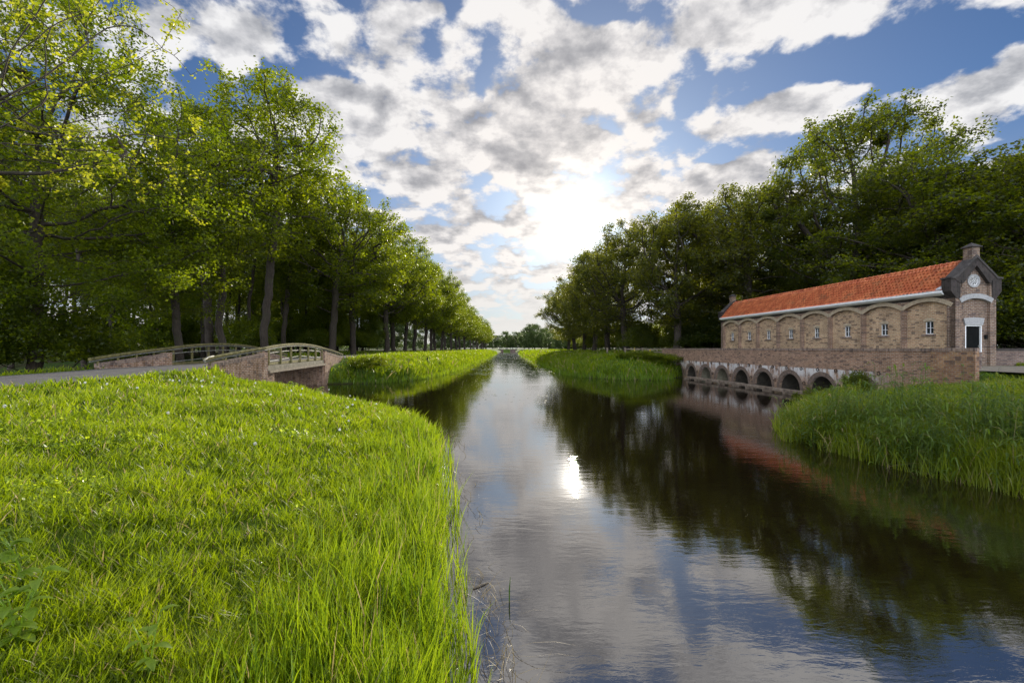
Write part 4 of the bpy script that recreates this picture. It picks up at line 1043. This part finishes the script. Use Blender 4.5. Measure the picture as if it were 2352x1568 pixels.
# right bank: rough herbage and tall reeds
x, y, d = polar(520000, 5, 60, 5, 53); ok, sd = land(x, y); ok &= (x > 7) & (y < 34)
x, y, d, sd = x[ok], y[ok], d[ok], sd[ok]
blades('grass', x, y, height(x, y), rng.uniform(.15, .42, len(x))*(.7+.6*patch(x, y)), np.maximum(.008, d*.0016)*rng.uniform(.6, 1.4, len(x)), 'grass_shade', .5, .6, 8)
def reeds(name, n, sel, hlo, hhi, seed, mat='reed_dark'):
    """upright stems carrying long arching leaves"""
    rg = np.random.default_rng(seed)
    x = rg.uniform(5, 26, n); y = rg.uniform(3, 27, n); sd = sdist(x, y); k = sel(x, y, sd, rg); x, y, sd = x[k], y[k], sd[k]
    z = np.maximum(height(x, y), -.3); m_ = len(x); H_ = rg.uniform(hlo, hhi, m_)
    nl = 6
    xs_ = np.repeat(x, nl); ys_2 = np.repeat(y, nl); zs_ = np.repeat(z, nl); hs = np.repeat(H_, nl)
    fr = np.tile(np.linspace(.30, .95, nl), m_)+rg.normal(0, .04, m_*nl); Ln = rg.uniform(.25, .48, m_*nl)
    th = rg.uniform(0, 2*math.pi, m_*nl); wd = rg.uniform(.020, .038, m_*nl)
    lx = rg.normal(0, .07, m_); ly = rg.normal(0, .07, m_)
    bx_ = xs_+np.repeat(lx, nl)*fr*hs; by_ = ys_2+np.repeat(ly, nl)*fr*hs; bz_ = zs_+fr*hs
    c, s = np.cos(th), np.sin(th); el = rg.uniform(.25, 1.0, m_*nl)
    rows_ = []; N = m_*nl
    for k_, (q, wv) in enumerate(((0, .5), (.3, 1), (.6, .85), (.85, .45))):
        r = Ln*q*.85; zz = Ln*(q*el*1.1-1.15*q*q*el*rg.uniform(.6, 1.1, N) if k_ > 1 else q*el*.9)
        cc = np.stack([bx_+c*r, by_+s*r, bz_+zz], -1); sd_ = np.stack([-s, c, np.zeros(N)], -1)*(wd*wv/1.0)[:, None]/2*1.2
        rows_ += [cc-sd_, cc+sd_]
    cc = np.stack([bx_+c*Ln*.98, by_+s*Ln*.98, bz_+Ln*(el-1.25*el*rg.uniform(.8, 1.1, N))], -1); rows_.append(cc)
    V1 = np.stack(rows_, 1).reshape(-1, 3); b_ = (np.arange(N)*9)[:, None]
    q1 = np.concatenate([b_+np.array([[2*k_, 2*k_+1, 2*k_+3, 2*k_+2]]) for k_ in range(3)], 1).reshape(-1, 4); t1 = b_+np.array([[6, 7, 8]])
    # stems
    w_ = .007; V2 = []; 
    top = np.stack([x+lx*H_, y+ly*H_, z+H_], -1); bot = np.stack([x, y, z-.1], -1)
    for a in (0, 2.09, 4.19):
        o_ = np.array([math.cos(a)*w_, math.sin(a)*w_, 0]); V2 += [bot+o_, top+o_*.4]
    V2 = np.stack(V2, 1).reshape(-1, 3); b2 = (np.arange(m_)*6)[:, None]+len(V1)
    q2 = np.concatenate([b2+np.array([[0, 2, 3, 1]]), b2+np.array([[2, 4, 5, 3]]), b2+np.array([[4, 0, 1, 5]])], 1).reshape(-1, 4)
    r1 = rg.random(N); at = np.concatenate([np.repeat(r1, 3), np.repeat(rg.random(m_), 3), r1])
    return tag(link(name, np_mesh(name, np.concatenate([V1, V2]), np.concatenate([q1, q2]), t1, M[mat], attr=at)), kind='stuff')
reeds('reeds', 60000, lambda x, y, sd, rg: (sd > -.55) & (sd < 3.4) & (y < 15.5) & (x > 7) & (rg.random(len(x)) < .42*ss(3.4, 1.2, sd)*ss(15.5, 12.5, y)*np.clip(.6+np.sin(x*2.1+y)*np.sin(y*1.7-x*.8), .12, 1)), .85, 1.65, 41)
reeds('reeds', 30000, lambda x, y, sd, rg: (sd > -.3) & (sd < 1.6) & (y >= 11) & (y < 20) & (x > 6) & (rg.random(len(x)) < .30), .45, .85, 42, 'grass_shade')
x, y, d, sd = shoreband(500000, 6, 40, -.6, .8, 10, 53); k = (x > 6) & (y < 27)
k &= rng.random(len(x)) < np.where(sd < 0, .25, 1)*np.clip(.55+np.sin(x*2.7+y)*np.sin(y*2.2-x), .1, 1)
x, y, d = x[k], y[k], d[k]
blades('sedge', x, y, np.maximum(height(x, y), -.15), rng.uniform(.25, 1.0, len(x)), np.maximum(.012, d*.0013)*rng.uniform(.6, 1.3, len(x)), 'grass_shade', .3, .4, 9, 4)

x, y, d = polar(260000, 1.5, 12); ok, sd = land(x, y); ok &= (x < 3) & (np.sin(x*1.7+np.sin(y*1.3)*2)*np.sin(y*1.4-x*.6+1) > .35) & (rng.random(len(x)) < .5)
x, y, d = x[ok], y[ok], d[ok]; z = height(x, y)+rng.uniform(.03, .16, len(x))
v_, q_ = leaves(np.stack([x, y, z], -1), 1.0, rng, .7, .35); c_ = np.repeat(np.stack([x, y, z], -1), 4, 0); v_ = c_+(v_-c_)*np.repeat(np.maximum(.026, d*.006), 4)[:, None]
tag(link('ground_herbs', np_mesh('ground_herbs', v_, q_, mat=M['herb'], attr=rng.random(len(q_)))), kind='stuff')
M['straw'] = leafmat('dead_straw', (.10, .075, .035), (.32, .25, .13), (.25, .19, .09), .3)
x, y, d, sd = shoreband(300000, 1.8, 34, -.75, .25); k = (rng.random(len(x)) < .02*np.clip(1+1.2*np.sin(x*3+y*1.9), .1, 2)) & ~((y > 19) & (x < -10)) & ~((x > 15) & (y > 22))
x, y, d, sd = x[k], y[k], d[k], sd[k]
blades('dead_sedge', x, y, np.maximum(height(x, y), .0), rng.uniform(.10, .38, len(x)), np.maximum(.006, d*.0011), 'straw', 1.1, 1.4, 77, 4)
# ------------------------------------------------------------------ broad-leaved weeds, dandelion clocks, floating bits
def big_leaf(mb, p, d, L, w, droop=.25, n=5):
    d = Vector(d).normalized(); s = d.cross(Vector((0, 0, 1))).normalized(); b0 = len(mb.v)
    for k in range(n+1):
        q = k/n; c = Vector(p)+d*L*q+Vector((0, 0, -droop*L*q*q)); ww = w*math.sin(math.pi*(q*.93+.04))**.8/2
        up = Vector((0, 0, .25*ww))
        mb.v += [tuple(c-s*ww+up), tuple(c), tuple(c+s*ww+up)]
    for k in range(n):
        a = b0+k*3; mb.f += [(a, a+1, a+4, a+3), (a+1, a+2, a+5, a+4)]
def weed(x, y, h, nl, L, w, label, name='weed_plant', spread=.12):
    e = tag(empty(name, (x, y, gz(x, y))), label, 'plant', 'broad-leaved weeds in the grass')
    st = MB(); lf = MB()
    for q in range(max(1, nl//6)):
        a = random.uniform(0, 6.28); tx, ty = spread*h*math.cos(a)*2, spread*h*math.sin(a)*2
        pts = [(tx*u_*u_, ty*u_*u_, h*u_*random.uniform(.95, 1.0)) for u_ in (0, .25, .5, .75, 1)]
        st.tube(pts, [.006, .006, .005, .004, .003], 5)
        for j in range(6):
            u_ = .25+.75*j/5; th = a+j*2.4; c = Vector((tx*u_*u_, ty*u_*u_, h*u_))
            big_leaf(lf, c, (math.cos(th), math.sin(th), .35), L*random.uniform(.7, 1.1), w*random.uniform(.8, 1.1), .5)
    st.build('stem', M['herb'], e, smooth=True); lf.build('leaves', M['herb'], e, smooth=True)
for (x, y, h, nl, L, w, lab) in ((-3.2, 2.95, .50, 42, .13, .06, 'tall broad-leaved weed clump at the left edge of the picture'), (-3.75, 3.5, .5, 36, .13, .06, 'leafy weed just behind the clump at the left edge'),
      (-2.35, 2.95, .42, 12, .12, .055, 'reddish-stemmed weed standing right of the clump at the left edge'), (-1.85, 2.15, .30, 12, .20, .085, 'dock plant with upright leaves in the grass at the bottom left'),
      (-1.05, 2.35, .26, 12, .13, .05, 'low nettle at the bottom, left of the sedge'), (-1.7, 1.95, .22, 6, .16, .08, 'small weed with one broad leaf at the bottom left corner'), (-.95, 3.1, .28, 12, .12, .05, 'low nettle amid the grass near the sedge'),
      (-8.6, 18.0, .35, 12, .22, .11, 'pale dock plant on the bank before the bridge'), (-7.9, 18.6, .32, 12, .2, .1, 'smaller dock plant beside the pale one before the bridge')):
    weed(x, y, h, nl, L, w, lab)
def clock():
    e = empty('dandelion_clock', (0, 0, 0)); MB().tube([(0, 0, 0), (.01, 0, .12), (0, .01, .24)], .003, 5).build('stem', M['herb'], e)
    m_ = MB(); 
    for i in range(7):
        for j in range(10):
            a, b_ = math.pi*(i+.5)/7, 2*math.pi*(j+(i % 2)*.5)/10; dd = Vector((math.sin(a)*math.cos(b_), math.sin(a)*math.sin(b_), math.cos(a)))
            c = Vector((0, .01, .255)); s_ = dd.orthogonal().normalized()*.004; t2 = dd.cross(s_)
            m_.add([c+dd*.02-s_, c+dd*.02+s_, c+dd*.024+t2, c+dd*.006], [(0, 1, 2), (0, 3, 1)])
    m_.build('seed_head', M['fluff'], e); return e
cl0 = clock()
for k in range(34):
    x = random.uniform(-14, -3); y = random.uniform(7, 18.5)
    if x < -12.9 or sdist(np.array([x]), np.array([y]))[0] < 1.5: x, y = -8-random.random()*3, 13+random.random()*4
    e = cl0 if k == 0 else cl0.copy()
    if k:
        COL.objects.link(e)
        for c in cl0.children:
            c2 = c.copy(); COL.objects.link(c2); c2.parent = e
    e.location = (x, y, gz(x, y)); e.rotation_euler = (0, 0, k*1.3); e.scale = (1.25,)*3
    tag(e, 'white dandelion clock standing in the sunlit grass of the left bank', 'dandelion', 'dandelion clocks in the left bank')
m_ = MB(); big_leaf(m_, (0, 0, .18), (.5, .2, .6), .13, .045, .1); o_ = m_.build('orange_leaf', M['petal_orange']); o_.location = (-1.62, 1.98, gz(-1.62, 1.98)); tag(o_, 'single orange leaf in the grass at the bottom left', 'leaf')
# lily pads on the far water: uncountable
rg = np.random.default_rng(5); Vp, Fp = [], []
for k in range(2600):
    y = 48+rg.random()**1.3*240; cxp = -1+.0*y; x = rg.uniform(LB(y)+.6, RB(y)-.3)
    if rg.random() > .35+.65*(math.sin(y*.45+x*.3)*math.sin(y*.13+1) > .1): continue
    if y < 62 and abs(x+1) < 1.5 and rg.random() < .8: continue
    r = rg.uniform(.09, .20)*(1+.004*y); b0 = len(Vp); th0 = rg.uniform(0, 6.28)
    Vp.append((x, y, .012))
    for j in range(9): a = th0+.3+j*(5.7/8); Vp.append((x+r*math.cos(a), y+r*math.sin(a), .010+.006*rg.random()))
    Fp += [(b0, b0+1+j, b0+2+j) for j in range(8)]
for k in range(26):
    y = rg.uniform(23, 28); x = rg.uniform(-1.8, 2.2); r = rg.uniform(.04, .09); b0 = len(Vp); Vp.append((x, y, .012))
    for j in range(9): a = j*(5.7/8); Vp.append((x+r*math.cos(a), y+r*math.sin(a), .012))
    Fp += [(b0, b0+1+j, b0+2+j) for j in range(8)]
tag(link('lily_pads', np_mesh('lily_pads', Vp, tris=Fp, mat=M['pad'])), kind='stuff')
m_ = MB(); m_.tube([(0, 0, -.1), (.0, 0, .12), (.012, 0, .27)], [.006, .008, .002], 5); o_ = m_.build('reed_shoot', M['reed']); o_.location = (-.03, 5.05, 0)
tag(o_, 'single reed shoot standing alone in the open water', 'plant')
for (x, y, a, L, lab) in ((.02, 3.45, -.9, .24, 'brown bent twig floating near the sedge at the bottom'), (-.45, 5.3, .7, .22, 'straw-coloured stalk floating left of the lone reed shoot')):
    m_ = MB(); m_.tube([(0, 0, .008), (L*.5*math.cos(a), L*.5*math.sin(a), .014), (L*math.cos(a), L*math.sin(a), .006)], [.006, .009, .005], 6); o_ = m_.build('floating_stalk', M['wood']); o_.location = (x, y, 0); tag(o_, lab, 'stalk')
# ------------------------------------------------------------------ small things on the banks
plant('bush', 16.6, 24.9, 'shrub', 'leafy alder bush growing at the waterline before the nearest arches', 'shrub', sc=.42, sz=.62)
plant('bush', 17.4, 22.9, 'shrub', 'small bush half hiding the last arch at the near end of the culvert wall', 'shrub', sc=.27, sz=.5)
plant('bush', 14.9, 21.9, 'shrub', 'low green herb clump on the right bank before the arches', 'shrub', sc=.48, sz=.30)
plant('bush', 15.0, 44.6, 'shrub', 'overgrown mound of green at the far end of the culvert wall', 'shrub', sc=.95, sz=.40)
plant('bush', 12.6, 45.0, 'shrub', 'low bramble on the far bank left of the culvert wall', 'shrub', sc=.9, sz=.30)
fe = empty('wooden_fence', (11.4, 54.5, gz(11.4, 54.5))); tag(fe, 'grey post and rail fence between the towpath and the culvert wall', 'fence')
fp = [(0, 0), (1.9, -1.0), (3.6, -2.2), (5.5, -4.2)]
for (a, b_) in fp: MB().box(a-.09, a+.09, b_-.09, b_+.09, -.3, .95).build('post', M['wood'], fe)
for zz in (.45, .8):
    MB().sweep([(a, b_, zz) for a, b_ in fp[1:]], .05, .12).build('rail', M['wood'], fe)
for (x, y, lab) in ((14.3, 53.2, 'yellow marker post left of the other before the fence'), (15.9, 52.4, 'yellow marker post nearer the culvert wall')):
    o_ = MB().box(-.04, .04, -.04, .04, -.2, .8).build('marker_post', M['yellow']); o_.location = (x, y, gz(x, y)); tag(o_, lab, 'post', 'yellow marker posts')
o_ = MB().tube([(0, 0, -.2), (.02, 0, .3), (.0, 0, .62)], [.07, .08, .05], 8).build('stump_post', M['dark']); o_.location = (-9.3, 50.0, gz(-9.3, 50)); tag(o_, 'short dark stump post on the sunny left bank', 'post')
# far bascule bridge and farmhouse
fb = empty('drawbridge', (-3.4, 400, 0)); tag(fb, 'distant drawbridge crossing the far end of the canal', 'bridge')
MB().box(-9, 8, -1.6, 1.6, 1.6, 2.1).build('deck', M['concrete'], fb)
MB().box(-9, -4.2, -1.8, 1.8, -1, 1.6).build('abutment', M['brick_low'], fb); MB().box(1.8, 8, -1.8, 1.8, -1, 1.6).build('abutment', M['brick_low'], fb)
for x in (-6.5, 2.0):
    q = MB()
    q.box(x-.12, x+.12, -1.5, -1.25, 2.1, 7.6); q.box(x-.12, x+.12, 1.25, 1.5, 2.1, 7.6); q.box(x-.12, x+.12, -1.5, 1.5, 7.6, 7.9); q.build('portal', M['dark'], fb)
MB().box(-11, 2.2, -1.4, -1.1, 7.9, 8.2).build('balance_beam', M['dark'], fb)
q = MB()
for x in np.arange(-9, 8.1, 1.7): q.box(x-.04, x+.04, -1.62, -1.54, 2.1, 3.2)
q.box(-9, 8, -1.62, -1.54, 3.15, 3.25); q.box(-9, 8, -1.62, -1.54, 2.6, 2.68); q.build('railing', M['white'], fb)
fh = empty('farmhouse', (25.0, 282, 1.95), R(-25)); tag(fh, 'small farmhouse with dark roof half hidden by distant bushes', 'house')
MB().prism([(-3, 0), (3, 0), (3, 2.2), (0, 5.6), (-3, 2.2)], 'y', 0, 7).build('wall', M['house_far'], fh)
q = MB()
for s_ in (-1, 1): q.prism([(s_*3.4, 1.95), (s_*3.3, 2.2), (0, 6.0), (0, 5.72)], 'y', -.3, 7.3)
q.build('roof', M['roof_far'], fh)
q = MB(); q.box(-.6, .6, -.03, -.01, 3.0, 4.1); q.build('window', M['glass'], fh)
